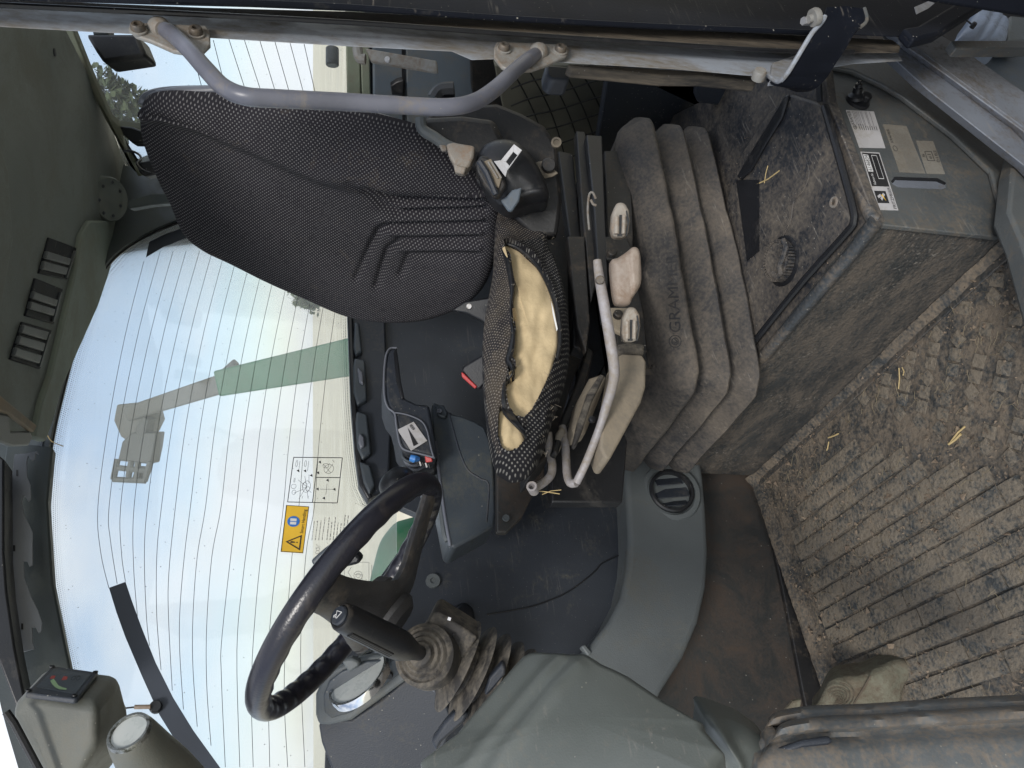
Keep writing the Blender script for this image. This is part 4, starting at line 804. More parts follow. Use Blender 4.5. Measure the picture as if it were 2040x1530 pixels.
add_text(m, 'Kabinen Nr.', [quadmap(qb, .44, .70), quadmap(qb, .64, .70), quadmap(qb, .64, .82), quadmap(qb, .44, .82)], fY, .0012)
m.build('white_fields', M['whiteink'], sb_, smooth=False); m = MB()
add_text(m, '6146834', [quadmap(qb, .68, .67), quadmap(qb, .945, .67), quadmap(qb, .945, .87), quadmap(qb, .68, .87)], fY, .0016)
add_text(m, 'FRITZMEIER', [quadmap(qb, .03, .05), quadmap(qb, .40, .05), quadmap(qb, .40, .20), quadmap(qb, .03, .20)], fY, .0010)
for i in range(14): add_quad(m, qb, fY, .0014, [(.60 + i * .024, .25), (.607 + i * .024 + (i % 3) * .003, .25), (.607 + i * .024 + (i % 3) * .003, .45), (.60 + i * .024, .45)])
m.build('print', M['greyink'] if False else M['ink'], sb_, smooth=False)
m = MB(); add_quad(m, qb, fY, .0013, [(.16, .66), (.20, .72), (.30, .50), (.27, .42)]); add_quad(m, qb, fY, .0013, [(.20, .80), (.24, .84), (.28, .66), (.24, .62)]); m.build('emblem', M['paper'], sb_, smooth=False)
m = MB(); add_quad(m, qb, fY, .0015, [(.16, .46), (.18, .50), (.26, .62), (.27, .56)]); m.build('emblem_stroke', M['yellow'], sb_, smooth=False)
qc = [(1844, 346), (1806, 251), (1759, 247), (1792, 343)]
sc_ = sticker('instruction_plate', qc, M['oldpaper'], 'worn grey sticker with faded small print'); m = MB()
add_text(m, 'KRAMER', [quadmap(qc, .62, .82), quadmap(qc, .90, .82), quadmap(qc, .90, .93), quadmap(qc, .62, .93)], fY)
lines(m, qc, circ(.50, .84, .055, .08, 16), .9, fY, .0006); m.build('print', M['greyfaint'] if False else M['ink'], sc_, smooth=False)
m = MB(); scribble(m, [quadmap(qc, .06, .05), quadmap(qc, .46, .05), quadmap(qc, .46, .60), quadmap(qc, .06, .60)], 11, fY, 1.2, .0006, seed=9); scribble(m, [quadmap(qc, .52, .1), quadmap(qc, .92, .1), quadmap(qc, .92, .72), quadmap(qc, .52, .72)], 11, fY, 1.2, .0006, seed=12); lines(m, qc, [(.46, .02, .46, .62)], 1, fY, .0006)
m.build('small_print', M['greyfaint'], sc_, smooth=False)
qd = [(1883, 347), (1859, 281), (1825, 280), (1846, 346)]
sd2 = sticker('approval_sticker', qd, M['oldpaper'], 'small worn grey approval sticker'); m = MB()
add_text(m, 'S', [quadmap(qd, .50, .78), quadmap(qd, .60, .78), quadmap(qd, .60, .92), quadmap(qd, .50, .92)], fY)
add_text(m, 'e1', [quadmap(qd, .46, .42), quadmap(qd, .60, .42), quadmap(qd, .60, .60), quadmap(qd, .46, .60)], fY)
add_text(m, '0182', [quadmap(qd, .36, .04), quadmap(qd, .72, .04), quadmap(qd, .72, .20), quadmap(qd, .36, .20)], fY)
lines(m, qd, [(.40, .32, .68, .32), (.40, .70, .68, .70), (.40, .32, .40, .70), (.68, .32, .68, .70)], 1, fY, .0006); m.build('print', M['ink'], sd2, smooth=False)
# ================================================================ RIGHT-HAND STEEL FRAME, DOOR FOOT, BLUE CAP
sf = T('cab_frame_sill', 'grey painted steel cab frame member running diagonally down from the door foot', 'cab frame', (1.2, .62, .2))
a_ = [(1768, 62), (1865, 65), (1900, 85), (2100, 225), (2100, 385), (2060, 345), (1960, 262), (1850, 170), (1785, 112)]
slab('frame_outer', [(1768, 62), (1865, 65), (1900, 85), (2100, 225), (2100, 320), (2040, 262), (1900, 160), (1800, 88)], ('Y', .66), .02, M['step'], sf, .003, off=Vector((.03, .016, 0)))
slab('frame_inner', [(1786, 80), (1800, 88), (1900, 160), (2040, 262), (2100, 310), (2100, 385), (2060, 345), (2000, 298), (1850, 180), (1785, 120)], ('Y', .675), .03, M['step'], sf, .003, off=Vector((.04, .022, 0)), seg=3)
tubepx('frame_ridge', [(1788, 84), (1820, 98), (1900, 158), (2040, 262), (2100, 308)], .006, M['step'], sf, k=3, pl=('Y', .665), seg=8)
slab('frame_foot', [(2030, 275), (2100, 330), (2100, 700), (2036, 480), (2010, 420), (2018, 330)], ('Y', .70), .04, M['platside'], sf, .006)
oc = T('outer_bodywork', 'dark recess and blue-grey bodywork outside the cab beyond the door foot', 'bodywork', (1.6, .4, 0))
slab('body_panel', [(1880, 85), (2150, 85), (2150, 330), (1900, 180)], ('Y', .80), .03, M['cabpanel'], oc, .004)
slab('body_rail', [(1895, 80), (2150, 80), (2150, 96), (1905, 96)], ('Y', .60), .02, M['platside'], oc, .003)
slab('dark_recess', [(1780, -60), (2150, -60), (2150, 110), (1850, 110)], ('Y', .84), .05, M['black'], oc)
bc = T('blue_cap', 'pale blue plastic filler cap with ribbed grip outside the door foot', 'filler cap', on(1960, 50, ('Y', .72)))
pillow([(1912, 78), (1914, 66), (1928, 50), (1940, 30), (1948, 15), (1965, 11), (1985, 14), (2000, 24), (2012, 40), (2012, 60), (2005, 78), (1960, 82)], ('Y', .72), (0, .05, 0), .014, .014, lambda x, y, s: -.006 * math.exp(-((x - 1968 - (45 - y) * .55) / 7) ** 2) - .003 * math.exp(-((x - 1990 - (45 - y) * .55) / 5) ** 2), nth=90, rings=24).build('cap', M['tyre'], bc)
slab('cap_collar', [(2012, 30), (2050, 34), (2050, 80), (2008, 80)], ('Y', .74), .05, M['greytrim'], bc, .006)
disc('ball_stud', 1938, 52, ('Y', .69), .0055, .008, M['black'], bc)
tubepx('strap', [(1925, 40), (1938, 50)], .0018, M['black'], bc, k=0, pl=('Y', .69))
# ================================================================ DOOR PILLAR
pi_ = T('door_pillar', 'silver-grey painted steel door pillar with worn dusty paint along the doorway', 'door pillar', (1.05, .62, .3))
slab('pillar_post', [(-120, 4), (0, 10), (400, 30), (700, 47), (1000, 62), (1300, 80), (1640, 97), (1790, 108), (1800, 122), (1700, 128), (1560, 150), (1500, 152), (1340, 138), (1200, 130), (1000, 118), (940, 120), (900, 103), (700, 93), (400, 75), (180, 64), (0, 54), (-120, 48)], ('Y', .61), .010, M['pillar'], pi_, .002, off=Vector((.045, .024, 0)), seg=3)
slab('pillar_inner_strip', [(1130, 126), (1200, 130), (1340, 138), (1500, 148), (1510, 162), (1500, 163), (1400, 152), (1320, 151), (1140, 133)], ('Y', .635), .02, M['seal'], pi_, .003)
se = T('door_seal', 'grimy brown-black rubber door seal along the pillar', 'door seal', (1.02, .57, .3))
slab('seal_strip', [(-120, -8), (0, -1), (400, 16), (700, 24), (1000, 40), (1300, 57), (1500, 66), (1650, 74), (1780, 80), (1795, 92), (1792, 106), (1700, 106), (1550, 104), (1400, 96), (1200, 84), (1000, 70), (700, 48), (400, 32), (0, 13), (-120, 8)], ('Y', .590), .010, M['seal'], se, .003, off=Vector((.016, .009, 0)), seg=3)
tubepx('seal_lip', [(-120, 4), (0, 10), (400, 29), (700, 45), (1000, 66), (1300, 86), (1550, 101), (1700, 103)], .0035, M['black'], se, pl=('Y', .582), seg=8)
dr = T('open_door_edge', 'glossy black edge of the open cab door at the picture border', 'door', (1.0, .5, .3))
slab('door_frame', [(-150, -60), (-150, -8), (0, 0), (300, 10), (500, 15), (700, 23), (1000, 38), (1300, 54), (1500, 62), (1700, 70), (1790, 74), (1850, 78), (1860, 68), (2010, -20), (2050, -80), (1000, -120)], ('Y', .565), .008, M['doorblack'], dr, .003, off=Vector((.02, .010, 0)), seg=3)
tubepx('door_bead', [(300, -2), (500, 6), (700, 15), (1000, 36), (1300, 52), (1500, 60), (1640, 66)], .004, M['doorblack'], dr, pl=('Y', .545), seg=8)
slab('lower_rail', [(1800, 55), (1830, 50), (1940, -15), (1960, -60), (2020, -60), (1990, -10), (1870, 66), (1822, 78)], ('Y', .535), .02, M['doorblack'], dr, .005, seg=3)
slab('reflector_chip', [(1822, 14), (1850, 2), (1862, 6), (1850, 16), (1826, 28)], ('Y', .534), .001, M['paper'], dr)
# hinge strap
MB().slab([Vector((1.02, .48, -.25)), Vector((1.22, -.55, -.25)), Vector((1.22, -.55, .62)), Vector((1.02, .48, .62))], (.035, .006, 0)).build('lower_panel', M['doorblack'], dr, .006)
MB().slab([Vector((1.03, .48, .62)), Vector((1.23, -.55, .62)), Vector((1.23, -.55, 1.85)), Vector((1.03, .48, 1.85))], (.005, .001, 0)).build('door_glass', M['glass'], dr)
for a, b in (((1.03, .47, .6), (1.03, .47, 1.9)), ((1.23, -.55, .6), (1.23, -.55, 1.9)), ((1.03, .47, 1.88), (1.23, -.55, 1.88))): MB().tube([a, b], .03, 8).build('frame_bar', M['doorblack'], dr)
hg = T('door_hinge_strap', 'black curved door hinge strap bolted over the seal near the pillar foot', 'door hinge', on(1680, 60, ('Y', .52)))
top = [(1640, 18), (1690, 14), (1724, 22), (1728, 45), (1705, 62), (1690, 85), (1668, 120), (1645, 155), (1625, 175), (1590, 178), (1545, 172), (1530, 163), (1545, 158), (1560, 150), (1580, 125), (1600, 92), (1620, 60), (1638, 36)]
ms = MB(); N_ = 26
lf = [(1647, 14, .50), (1640, 40, .505), (1618, 66, .515), (1600, 95, .53), (1582, 125, .55), (1566, 150, .57), (1550, 164, .59), (1530, 152, .605)]
rt = [(1722, 17, .50), (1726, 42, .505), (1705, 62, .515), (1688, 92, .53), (1668, 122, .55), (1648, 152, .57), (1622, 173, .59), (1590, 176, .605)]
lf = cr(lf, 5, False); rt = cr(rt, 5, False)
A = [on(q[0], q[1], ('Y', q[2])) for q in lf]; B = [on(q[0], q[1], ('Y', q[2])) for q in rt]
ms.loft([[a, a.lerp(b, .5) + Vector((0, -.003, 0)), b, b + Vector((0, .007, 0)), a + Vector((0, .007, 0))] for a, b in zip(A, B)]); ms.build('strap', M['doorblack'], hg, .002)
MB().tube([a + Vector((0, -.001, 0)) for a in A[4:]], .0035, 8).build('strap_edge', M['pillar'], hg)
MB().tube([b + Vector((0, 0, 0)) for b in B[:9]], .003, 8).build('strap_lip', M['platside'], hg)
cc = on(1631, 34, ('Y', .50)); ax_ = (on(1655, 34, ('Y', .5)) - cc).normalized()
MB().lathe(cc - ax_ * .006, (ax_ + Vector((0, -.3, 0))), [(-.012, .006), (-.006, .006), (-.006, .0125), (0, .0135), (.004, .012), (.004, .0001)], 20).build('hinge_bolt', M['bracket'], hg)
MB().lathe(on(1612, 42, ('Y', .51)), -ax_, [(0, .006), (.012, .006), (.012, .0001)], 6).build('hinge_nut', M['metal'], hg)
cc = on(1512, 150, ('Y', .60)); MB().lathe(cc, (0, -1, .2), [(-.006, .0105), (.006, .0105), (.009, .009), (.009, .0001)], 18).build('hinge_pin', M['bracket'], hg)
slab('hinge_plate', [(1540, 124), (1600, 104), (1585, 135), (1562, 158), (1535, 160)], ('Y', .602), .012, M['pillar'], hg, .002)
# ================================================================ GRAB HANDLE
gh = T('grab_handle', 'grey bent tube grab handle bolted to the door pillar in front of the backrest', 'grab handle', on(700, 200, ('Y', .69)))
def yp(pts, k=8): return [on(q[0], q[1], ('Y', q[2])) for q in cr(pts, k, False)]
MB().tube(yp([(316, 56, .606), (340, 66, .592), (375, 98, .575), (412, 140, .562), (446, 174, .555), (490, 192, .55), (560, 197, .55), (700, 204, .55), (820, 211, .55), (895, 213, .55), (945, 203, .553), (985, 178, .558), (1020, 146, .570), (1050, 120, .587), (1074, 104, .606)]), lambda f: .0096 + .0004 * sin(pi * f), 22).build('tube', M['tube'], gh)
def plate(name, pts, pl): 
    o = slab(name, pts, pl, .006, M['bracket'], gh, .0018); return o
p1 = plate('mounting_plate', [(258, 43), (410, 50), (418, 62), (419, 88), (405, 102), (385, 106), (345, 100), (300, 80), (270, 70), (258, 58)], ('Y', .600))
p2 = plate('mounting_plate', [(990, 82), (1128, 88), (1134, 98), (1128, 112), (1090, 128), (1060, 138), (1020, 140), (1000, 132), (985, 112), (985, 92)], ('Y', .600))
for x, y, pp in ((276, 62, p1), (391, 69, p1), (1003, 100, p2), (1115, 103, p2)):
    cc = on(x, y, ('Y', .600)); wsh = MB().lathe(cc, (0, -1, 0), [(0, .0105), (.0025, .0105), (.003, .0095), (.003, .0001)], 24).build('washer', M['bracket'], pp)
    MB().lathe(cc + Vector((0, -.003, 0)), (0, -1, 0), [(0, .0085), (.005, .008), (.007, .0065), (.0072, .004), (.002, .0035), (.002, .0001)], 20).build('bolt_head', M['bolt'], pp)
for q in (yp([(316, 56, .602), (332, 62, .592)]), yp([(1074, 104, .602), (1062, 112, .592)])):
    MB().lathe(q[0], q[-1] - q[0], [(-.001, .0135), (.004, .014), (.010, .0122), (.014, .0094)], 20).build('weld_bead', M['bracket'], gh)
# rubber stop below the pillar
tag(slab('rubber_stop', [(1086, 128), (1138, 132), (1134, 160), (1100, 158), (1088, 148)], ('Y', .66), .03, M['dark'], None, .005), 'small dark rubber door stop hanging under the lower handle plate', 'rubber stop')
# ================================================================ SEAT
seat = T('driver_seat', 'worn driver seat in dotted dark fabric, its cushion torn open to the foam', 'seat', (1.1, 1.2, .31))
BN = Vector((-cos(radians(14)), -.05, sin(radians(14)))).normalized(); BP = (Vector((1.13, 1.2, .93)), BN)
bo_ = [(286, 205), (272, 232), (274, 282), (300, 352), (330, 412), (358, 462), (400, 496), (450, 520), (520, 556), (600, 592), (680, 626), (750, 641), (830, 641), (890, 626), (940, 600), (972, 560), (990, 500), (996, 430), (982, 385), (940, 345), (895, 306), (855, 280), (820, 262), (760, 246), (690, 230), (600, 216), (500, 206), (400, 199), (330, 196)]
crease = [(330, 225), (400, 243), (500, 283), (580, 318), (640, 342), (700, 356), (780, 368), (980, 380)]
gro = [([(640, 325), (680, 345), (722, 366), (763, 405), (794, 418), (962, 417)], 8, -.008), ([(700, 345), (740, 360), (787, 388), (955, 395)], 7, -.007), ([(962, 446), (775, 443), (755, 455), (742, 480), (712, 545)], 7, -.007), ([(950, 475), (797, 475), (773, 494), (752, 560)], 7, -.006), ([(950, 504), (815, 505), (800, 540)], 7, -.005)]
ridge = [([(720, 350), (765, 390), (800, 406), (960, 406)], 6, .004), ([(780, 458), (958, 460)], 6, .004), ([(800, 490), (955, 490)], 6, .004), ([(760, 432), (960, 431)], 7, .004)]
CRX = [q[0] for q in crease]; CRY = [q[1] for q in crease]
def brel(x, y, s):
    h = 0
    t = np.interp(x, CRX, CRY) - y          # positive toward the near side
    gf = smooth(650, 760, x)
    if t > -70: h += .030 * smooth(-28, 12, t)
    if t > 12: h -= .0000030 * (t - 12) ** 2
    if t > 0: h *= 1 - s ** 7
    d2 = 640 - y
    h += .016 * smooth(130, 40, (dseg(x, y, [(420, 505), (600, 592), (750, 641), (860, 636), (960, 590)]) if True else 0) if False else abs(dseg(x, y, [(420, 505), (600, 592), (750, 641), (860, 636), (960, 590)])))
    for pl_, w_, a_ in gro + ridge:
        d = abs(dseg(x, y, pl_))
        if d < 4 * w_: h += a_ * 1.7 * gf * math.exp(-(d / w_) ** 2)
    h += .0012 * noise.noise(Vector((x * .012, y * .012, 0)))
    return h
bk = pillow(bo_, BP, Vector((.045, .065, -.02)), .028, .010, brel, nth=420, rings=130, k=5, center=(640, 420), backscale=.86)
backrest = bk.build('backrest', M['fab1'], seat, ang=60)
# backrest shell visible along the near edge
slab('backrest_shell', [(284, 208), (288, 196), (306, 186), (350, 179), (440, 176), (560, 190), (700, 216), (850, 262), (980, 330), (1060, 400), (1000, 500), (940, 560), (800, 600), (500, 520), (330, 370)], (BP[0] - BN * .045, BN), .02, M['shell'], seat, .012, seg=4)
tubepx('shell_rim', [(284, 208, 1.62), (288, 196, 1.62), (306, 186, 1.61), (350, 180, 1.60), (450, 178, 1.58)], .009, M['shell'], seat)
# side bracket, recliner lever, belt
slab('side_bracket', [(870, 212), (990, 205), (1040, 225), (1085, 250), (1110, 290), (1120, 400), (1110, 470), (1060, 470), (990, 400), (930, 350), (880, 300), (840, 262), (842, 240)], ('D', 1.50), .05, M['mech'], seat, .008)
tubepx('round_cover', [(868, 200, 1.6), (880, 185, 1.6), (905, 182, 1.6)], .02, M['black'], seat)
slab('recliner_housing', [(834, 234), (850, 232), (920, 228), (985, 236), (1010, 290), (960, 330), (940, 330), (905, 306), (870, 282), (845, 270), (836, 252)], ('D', 1.44), .05, M['mech'], seat, .012, seg=3)
tubepx('housing_rim', [(838, 236, 1.425), (842, 258, 1.425), (866, 274, 1.425), (890, 290, 1.42), (915, 300, 1.42)], .011, M['greytrim'], seat)
lv = slab('recliner_lever', [(888, 286), (902, 283), (946, 290), (944, 312), (936, 330), (924, 345), (907, 341), (903, 326), (893, 308)], ('D', 1.385), .03, M['beige'], seat, .005, seg=3)
slab('lever_tip', [(903, 324), (916, 330), (930, 332), (924, 347), (906, 343)], ('D', 1.378), .02, M['beige'], lv, .003)
slab('release_button', [(874, 288), (889, 289), (890, 300), (880, 301)], ('D', 1.40), .01, M['bracket'], seat, .002)
# belt retractor, buckle tongue
pillow([(948, 318), (955, 295), (970, 280), (1000, 272), (1030, 278), (1055, 300), (1075, 330), (1090, 365), (1092, 395), (1060, 402), (1030, 412), (1010, 412), (985, 396), (960, 360)], ('D', 1.40), CF * .07, .02, .02, lambda x, y, s: .006 * math.exp(-((y - 400 + (x - 1020) * .3) / 9) ** 2), nth=90, rings=24).build('belt_retractor', M['black'], seat)
bt = slab('belt_tongue_body', [(946, 325), (958, 308), (973, 312), (986, 330), (1004, 352), (1010, 370), (996, 392), (985, 394), (966, 372), (950, 345)], ('D', 1.35), .02, M['mech'], seat, .005, seg=3)
slab('belt_webbing', [(962, 322), (978, 316), (1000, 352), (994, 374), (985, 370)], ('D', 1.345), .006, M['dustcover'], bt, .001)
for dx in (0, 7): MB().tube([P(972 + dx, 322, 1.342), P(992 + dx, 355, 1.342)], .0016, 6).build('webbing_fold', M['bracket'], bt)
MB().tube([P(955, 322, 1.34), P(970, 345, 1.34), P(988, 388, 1.34)], .006, 8).build('tongue_grip', M['dark'], bt)
m = MB(); oo = [(984, 322), (990, 316), (1000, 318), (1021, 289), (1028, 287), (1038, 295), (1040, 304), (1010, 338), (1007, 352), (997, 344)]; ii = [(1008, 323), (1022, 302), (1031, 309), (1016, 331)]
o3 = [P(x, y, 1.335) for x, y in oo]; i3 = [P(x, y, 1.335) for x, y in ii]
# ring plate: bridge outline and window
order_o = [oo[1], oo[3], oo[5], oo[6], oo[7], oo[9]]
R1 = [P(x, y, 1.335) for x, y in [(998, 319), (1024, 287), (1040, 299), (1011, 339)]]; R2 = [P(x, y, 1.335) for x, y in [(1008, 322), (1023, 302), (1031, 309), (1015, 330)]]
# R1: near-left, top-left, top-right, bottom-right ; same order for R2
for i in range(4):
    j = (i + 1) % 4; m.slab([R1[i], R1[j], R2[j], R2[i]], CF * .003)
m.slab([P(x, y, 1.335) for x, y in [(984, 321), (998, 319), (1011, 339), (1007, 352)]], CF * .003)
m.build('tongue_plate', M['white'], bt, .0006)
slab('belt_guide', [(1020, 378), (1032, 375), (1040, 372), (1034, 400), (1020, 421), (1012, 420), (997, 398), (1008, 392)], ('D', 1.37), .012, M['cabpanel'], seat, .003)
slab('bracket_plate', [(1065, 324), (1080, 320), (1086, 335), (1105, 338), (1112, 345), (1100, 352), (1085, 355)], ('D', 1.46), .004, M['dustcover'], seat, .001)
disc('bracket_bolt', 1093, 330, ('D', 1.455), .014, .008, M['mech'], seat); disc('bracket_bolt', 1108, 285, ('D', 1.455), .010, .006, M['dustcover'], seat, .006)
# side cover text mark
# cushion
CO = [(1002, 392), (990, 420), (986, 470), (984, 520), (976, 565), (968, 610), (963, 660), (963, 710), (966, 770), (972, 830), (979, 875), (988, 910), (1002, 928), (1022, 937), (1048, 932), (1068, 916), (1080, 890), (1092, 862), (1104, 820), (1118, 780), (1132, 735), (1139, 690), (1139, 640), (1134, 590), (1124, 545), (1108, 500), (1095, 478), (1090, 440), (1088, 405), (1070, 385), (1035, 380)]
F1 = [(1003, 489), (1012, 487), (1030, 496), (1055, 515), (1075, 538), (1092, 570), (1104, 605), (1112, 650), (1112, 685), (1106, 715), (1097, 745), (1084, 775), (1070, 805), (1056, 828), (1040, 842), (1024, 838), (1014, 822), (1008, 795), (1006, 770), (1014, 762), (1024, 758), (1026, 735), (1018, 722), (1022, 700), (1026, 670), (1022, 640), (1020, 610), (1024, 580), (1020, 550), (1016, 520), (1006, 505)]
F2 = [(994, 820), (1004, 815), (1016, 832), (1034, 850), (1046, 868), (1044, 884), (1030, 898), (1014, 904), (1000, 896), (992, 872), (992, 845)]
CP_ = (Vector((.80, 1.02, .85)), Vector((.12, -1, .12)).normalized())
def crel(x, y, s):
    d = abs(dseg(x, y, F1 + [F1[0]])); h = 0
    i1 = inside(x, y, F1); 
    if i1: h = -.050 * smooth(-2, 5, d)
    else:
        d2 = abs(dseg(x, y, F2 + [F2[0]]))
        if inside(x, y, F2): h = -.040 * smooth(-2, 5, d2)
        else: h = .006 * math.exp(-(min(d, d2) / 9) ** 2)
    return h + .0035 * noise.noise(Vector((x * .03, y * .03, 1))) + .0015 * noise.noise(Vector((x * .1, y * .1, 4)))
cu_ = pillow(CO, CP_, Vector((.16, .36, -.07)), .035, .018, crel, nth=420, rings=120, k=4, center=(1062, 690), backscale=.72)
cush = cu_.build('seat_cushion', M['fab3'], seat, ang=70)
# the upper strip of the cushion wears the finer fabric
TS = [(1000, 396), (990, 430), (986, 470), (984, 520), (976, 565), (968, 610), (963, 660), (963, 710), (966, 770), (972, 830), (979, 875), (990, 905), (1000, 905), (990, 872), (992, 830), (1004, 808), (1004, 770), (1010, 745), (1010, 700), (1018, 670), (1016, 610), (1018, 560), (1006, 510), (1000, 488), (1030, 480), (1080, 472), (1082, 430), (1076, 396), (1040, 388)]
bvh_c = None
def bvh_of(o):
    me = o.data; mw = Vector(o['_o']); return BVHTree.FromPolygons([v.co + mw for v in me.vertices], [tuple(p.vertices) for p in me.polygons])
# assign the finer weave to the faces inside the strip
cush.data.materials.append(M['fab2'])
base_ = Vector(cush['_o'])
for p_ in cush.data.polygons:
    c_ = p_.center + base_; x, y = proj(c_)
    if inside(x, y, TS): p_.material_index = 1
def frel(x, y, s): return 1.0 * (.004 * noise.noise(Vector((x * .05, y * .03, 1))) + .0006 * noise.noise(Vector((x * .08, y * .08, 3))) + .004 * math.exp(-((y - 650 - (x - 1060) * 1.2) / 70) ** 2) - .007 * math.exp(-(dseg(x, y, [(1072, 640), (1078, 690), (1060, 730), (1046, 770)]) / 16) ** 2) * .5)
FP_ = (CP_[0] - CP_[1] * .004, CP_[1])
pillow([(q[0], q[1]) for q in F1], FP_, Vector((0, .05, -.01)), .007, .009, frel, nth=200, rings=50, center=(1062, 690), k=3).build('exposed_foam', M['foam'], seat, ang=70)
FP2 = (CP_[0] - CP_[1] * .004, CP_[1])
pillow(F2, FP2, Vector((0, .05, -.01)), .006, .006, frel, nth=100, rings=24, k=4).build('exposed_foam', M['foam'], seat, ang=70)
# torn lips: rolled dark cover edges, frayed threads, foam scraps
tb = bvh_of(cush)
def hit(x, y, off=.0): 
    r = ray(x, y); h = tb.ray_cast(CC, r.normalized()); p = h[0] if h[0] is not None else on(x, y, CP_); return p - r.normalized() * off
lip = [hit(x, y, .001) for x, y in [(1010, 486), (1032, 494), (1056, 513), (1077, 537), (1094, 569), (1107, 605), (1114, 645), (1115, 684), (1109, 716)]]
MB().tube([Vector(q) for q in cr([tuple(v) for v in lip], 5, False)], lambda f: .0035 + .002 * sin(pi * f), 8).build('torn_edge', M['black'], seat)
lip = [hit(x, y, .001) for x, y in [(1003, 500), (1012, 520), (1017, 550), (1020, 580), (1017, 610), (1019, 640), (1022, 670), (1018, 700), (1013, 720), (1022, 738), (1012, 756), (1004, 768), (1004, 800), (1010, 824), (1026, 842), (1040, 858), (1048, 872)]]
MB().tube([Vector(q) for q in cr([tuple(v) for v in lip], 5, False)], lambda f: .004 + .002 * sin(17 * f), 8).build('torn_edge', M['black'], seat)
for q in ([(1016, 700), (1024, 705), (1030, 735), (1026, 768), (1020, 762), (1012, 735)], [(1018, 722), (1025, 735), (1027, 752), (1020, 750)], [(1020, 605), (1028, 610), (1030, 640), (1024, 650), (1018, 640)], [(1000, 812), (1020, 820), (1034, 842), (1050, 862), (1040, 852), (1018, 838)]):
    m = MB(); pp = [hit(x, y, .006 + (.006 if i % 2 else 0)) for i, (x, y) in enumerate(q)]; m.slab(pp, CF * .002); m.build('torn_flap', M['black'], seat, .0008)
for q in ([(1014, 742), (1020, 738), (1028, 750), (1026, 762), (1018, 764)], [(994, 838), (999, 835), (1001, 860), (998, 874), (994, 866)], [(1021, 614), (1032, 613), (1034, 626), (1028, 645), (1023, 640)], [(1000, 494), (1006, 490), (1012, 512), (1008, 516)]):
    m = MB(); pp = [hit(x, y, .010) for x, y in q]; m.slab(pp, CF * .004); m.build('foam_scrap', M['foam'], seat, .0015)
random.seed(21); m = MB()
fr = [(x, y) for x, y in resample(F1 + [F1[0]], 60, False)]
for i in range(105):
    if i < 85:
        x, y = fr[random.randrange(60)]; x += random.uniform(-5, 5); y += random.uniform(-5, 5)
    else:
        x, y = random.choice([(random.uniform(1078, 1100), random.uniform(468, 486)), (random.uniform(1064, 1090), random.uniform(870, 920)), (random.uniform(1096, 1108), random.uniform(790, 830))])
    p = hit(x, y, .002); q = p + Vector((random.uniform(-1, 1), random.uniform(-.8, 0), random.uniform(-1, 1))) * .007; r = q + Vector((random.uniform(-1, 1), random.uniform(-.8, .2), random.uniform(-1, 1))) * .004
    m.tube([p, q, r], .0003, 3)
tag(m.build('frayed_threads', M['dustcover'], seat, smooth=False), kind='stuff')
slab('seam_strap', [(1098, 600), (1103, 618), (1111, 655), (1109, 660), (1101, 625)], ('D', 1.262), .001, M['whiteink'], seat)
# -------- suspension under the cushion
slab('under_frame', [(1075, 372), (1125, 380), (1165, 470), (1175, 600), (1165, 700), (1140, 760), (1100, 900), (1060, 940), (1040, 700), (1050, 500)], ('Y', 1.20), .10, M['mech'], seat, .004)
for pts, Yv, mt_, th in (
    ([(1112, 300), (1142, 306), (1172, 640), (1170, 700), (1142, 690), (1136, 480)], 1.10, 'mech', .03),
    ([(1148, 260), (1166, 262), (1190, 420), (1190, 560), (1178, 600), (1160, 420)], 1.06, 'mech', .025),
    ([(1168, 268), (1200, 270), (1206, 420), (1212, 560), (1202, 640), (1192, 560), (1184, 420)], 1.04, 'black', .02),
    ([(1204, 300), (1256, 300), (1262, 470), (1260, 520), (1282, 620), (1290, 700), (1230, 690), (1212, 520)], 1.10, 'mech', .04),
    ([(1130, 470), (1165, 470), (1176, 640), (1168, 700), (1150, 650)], 1.055, 'mech', .02)):
    slab('slide_rail', pts, ('Y', Yv), th, M[mt_], seat, .003)
slab('rear_link_plate', [(1204, 470), (1250, 474), (1262, 500), (1258, 512), (1206, 516)], ('Y', 1.04), .012, M['mech'], seat, .003)
slab('front_link_plate', [(1216, 612), (1252, 612), (1256, 640), (1250, 668), (1220, 655)], ('Y', 1.04), .012, M['dustcover'], seat, .003)
for x, y in ((1218, 505), (1231, 627)): disc('pivot_pin', x, y, ('Y', 1.035), .009, .006, M['mech'], seat)
tubepx('return_spring', [(1187, 396, 1.40), (1181, 384, 1.40), (1174, 388, 1.40), (1171, 420, 1.39), (1174, 458, 1.38)], .0022, M['bracket'], seat); tubepx('spring_hook', [(1177, 398, 1.39), (1182, 407, 1.39), (1188, 409, 1.39)], .0025, M['bracket'], seat)
# long bent lever
tubepx('adjuster_lever', [(1190, 519, 1.285), (1193, 545, 1.28), (1197, 570, 1.275), (1206, 620, 1.265), (1216, 680, 1.255), (1223, 728, 1.25), (1222, 760, 1.25), (1208, 810, 1.25), (1190, 865, 1.25), (1166, 925, 1.25), (1148, 962, 1.25)], [.0085] * 61, M['lever'], seat, seg=16) if False else MB().tube([P(*q) for q in cr([(1190, 519, 1.285), (1193, 545, 1.28), (1197, 570, 1.275), (1206, 620, 1.265), (1216, 680, 1.255), (1223, 728, 1.25), (1222, 760, 1.25), (1208, 810, 1.25), (1190, 865, 1.25), (1166, 925, 1.25), (1148, 962, 1.25)], 6, False)], lambda f: .0072 + .0022 * sin(pi * min(1, f * 1.3)) if f < .75 else .0068, 16).build('adjuster_lever', M['lever'], seat)
al = disc('lever_bolt', 1195, 558, ('D', 1.265), .0075, .004, M['bolt'], seat)
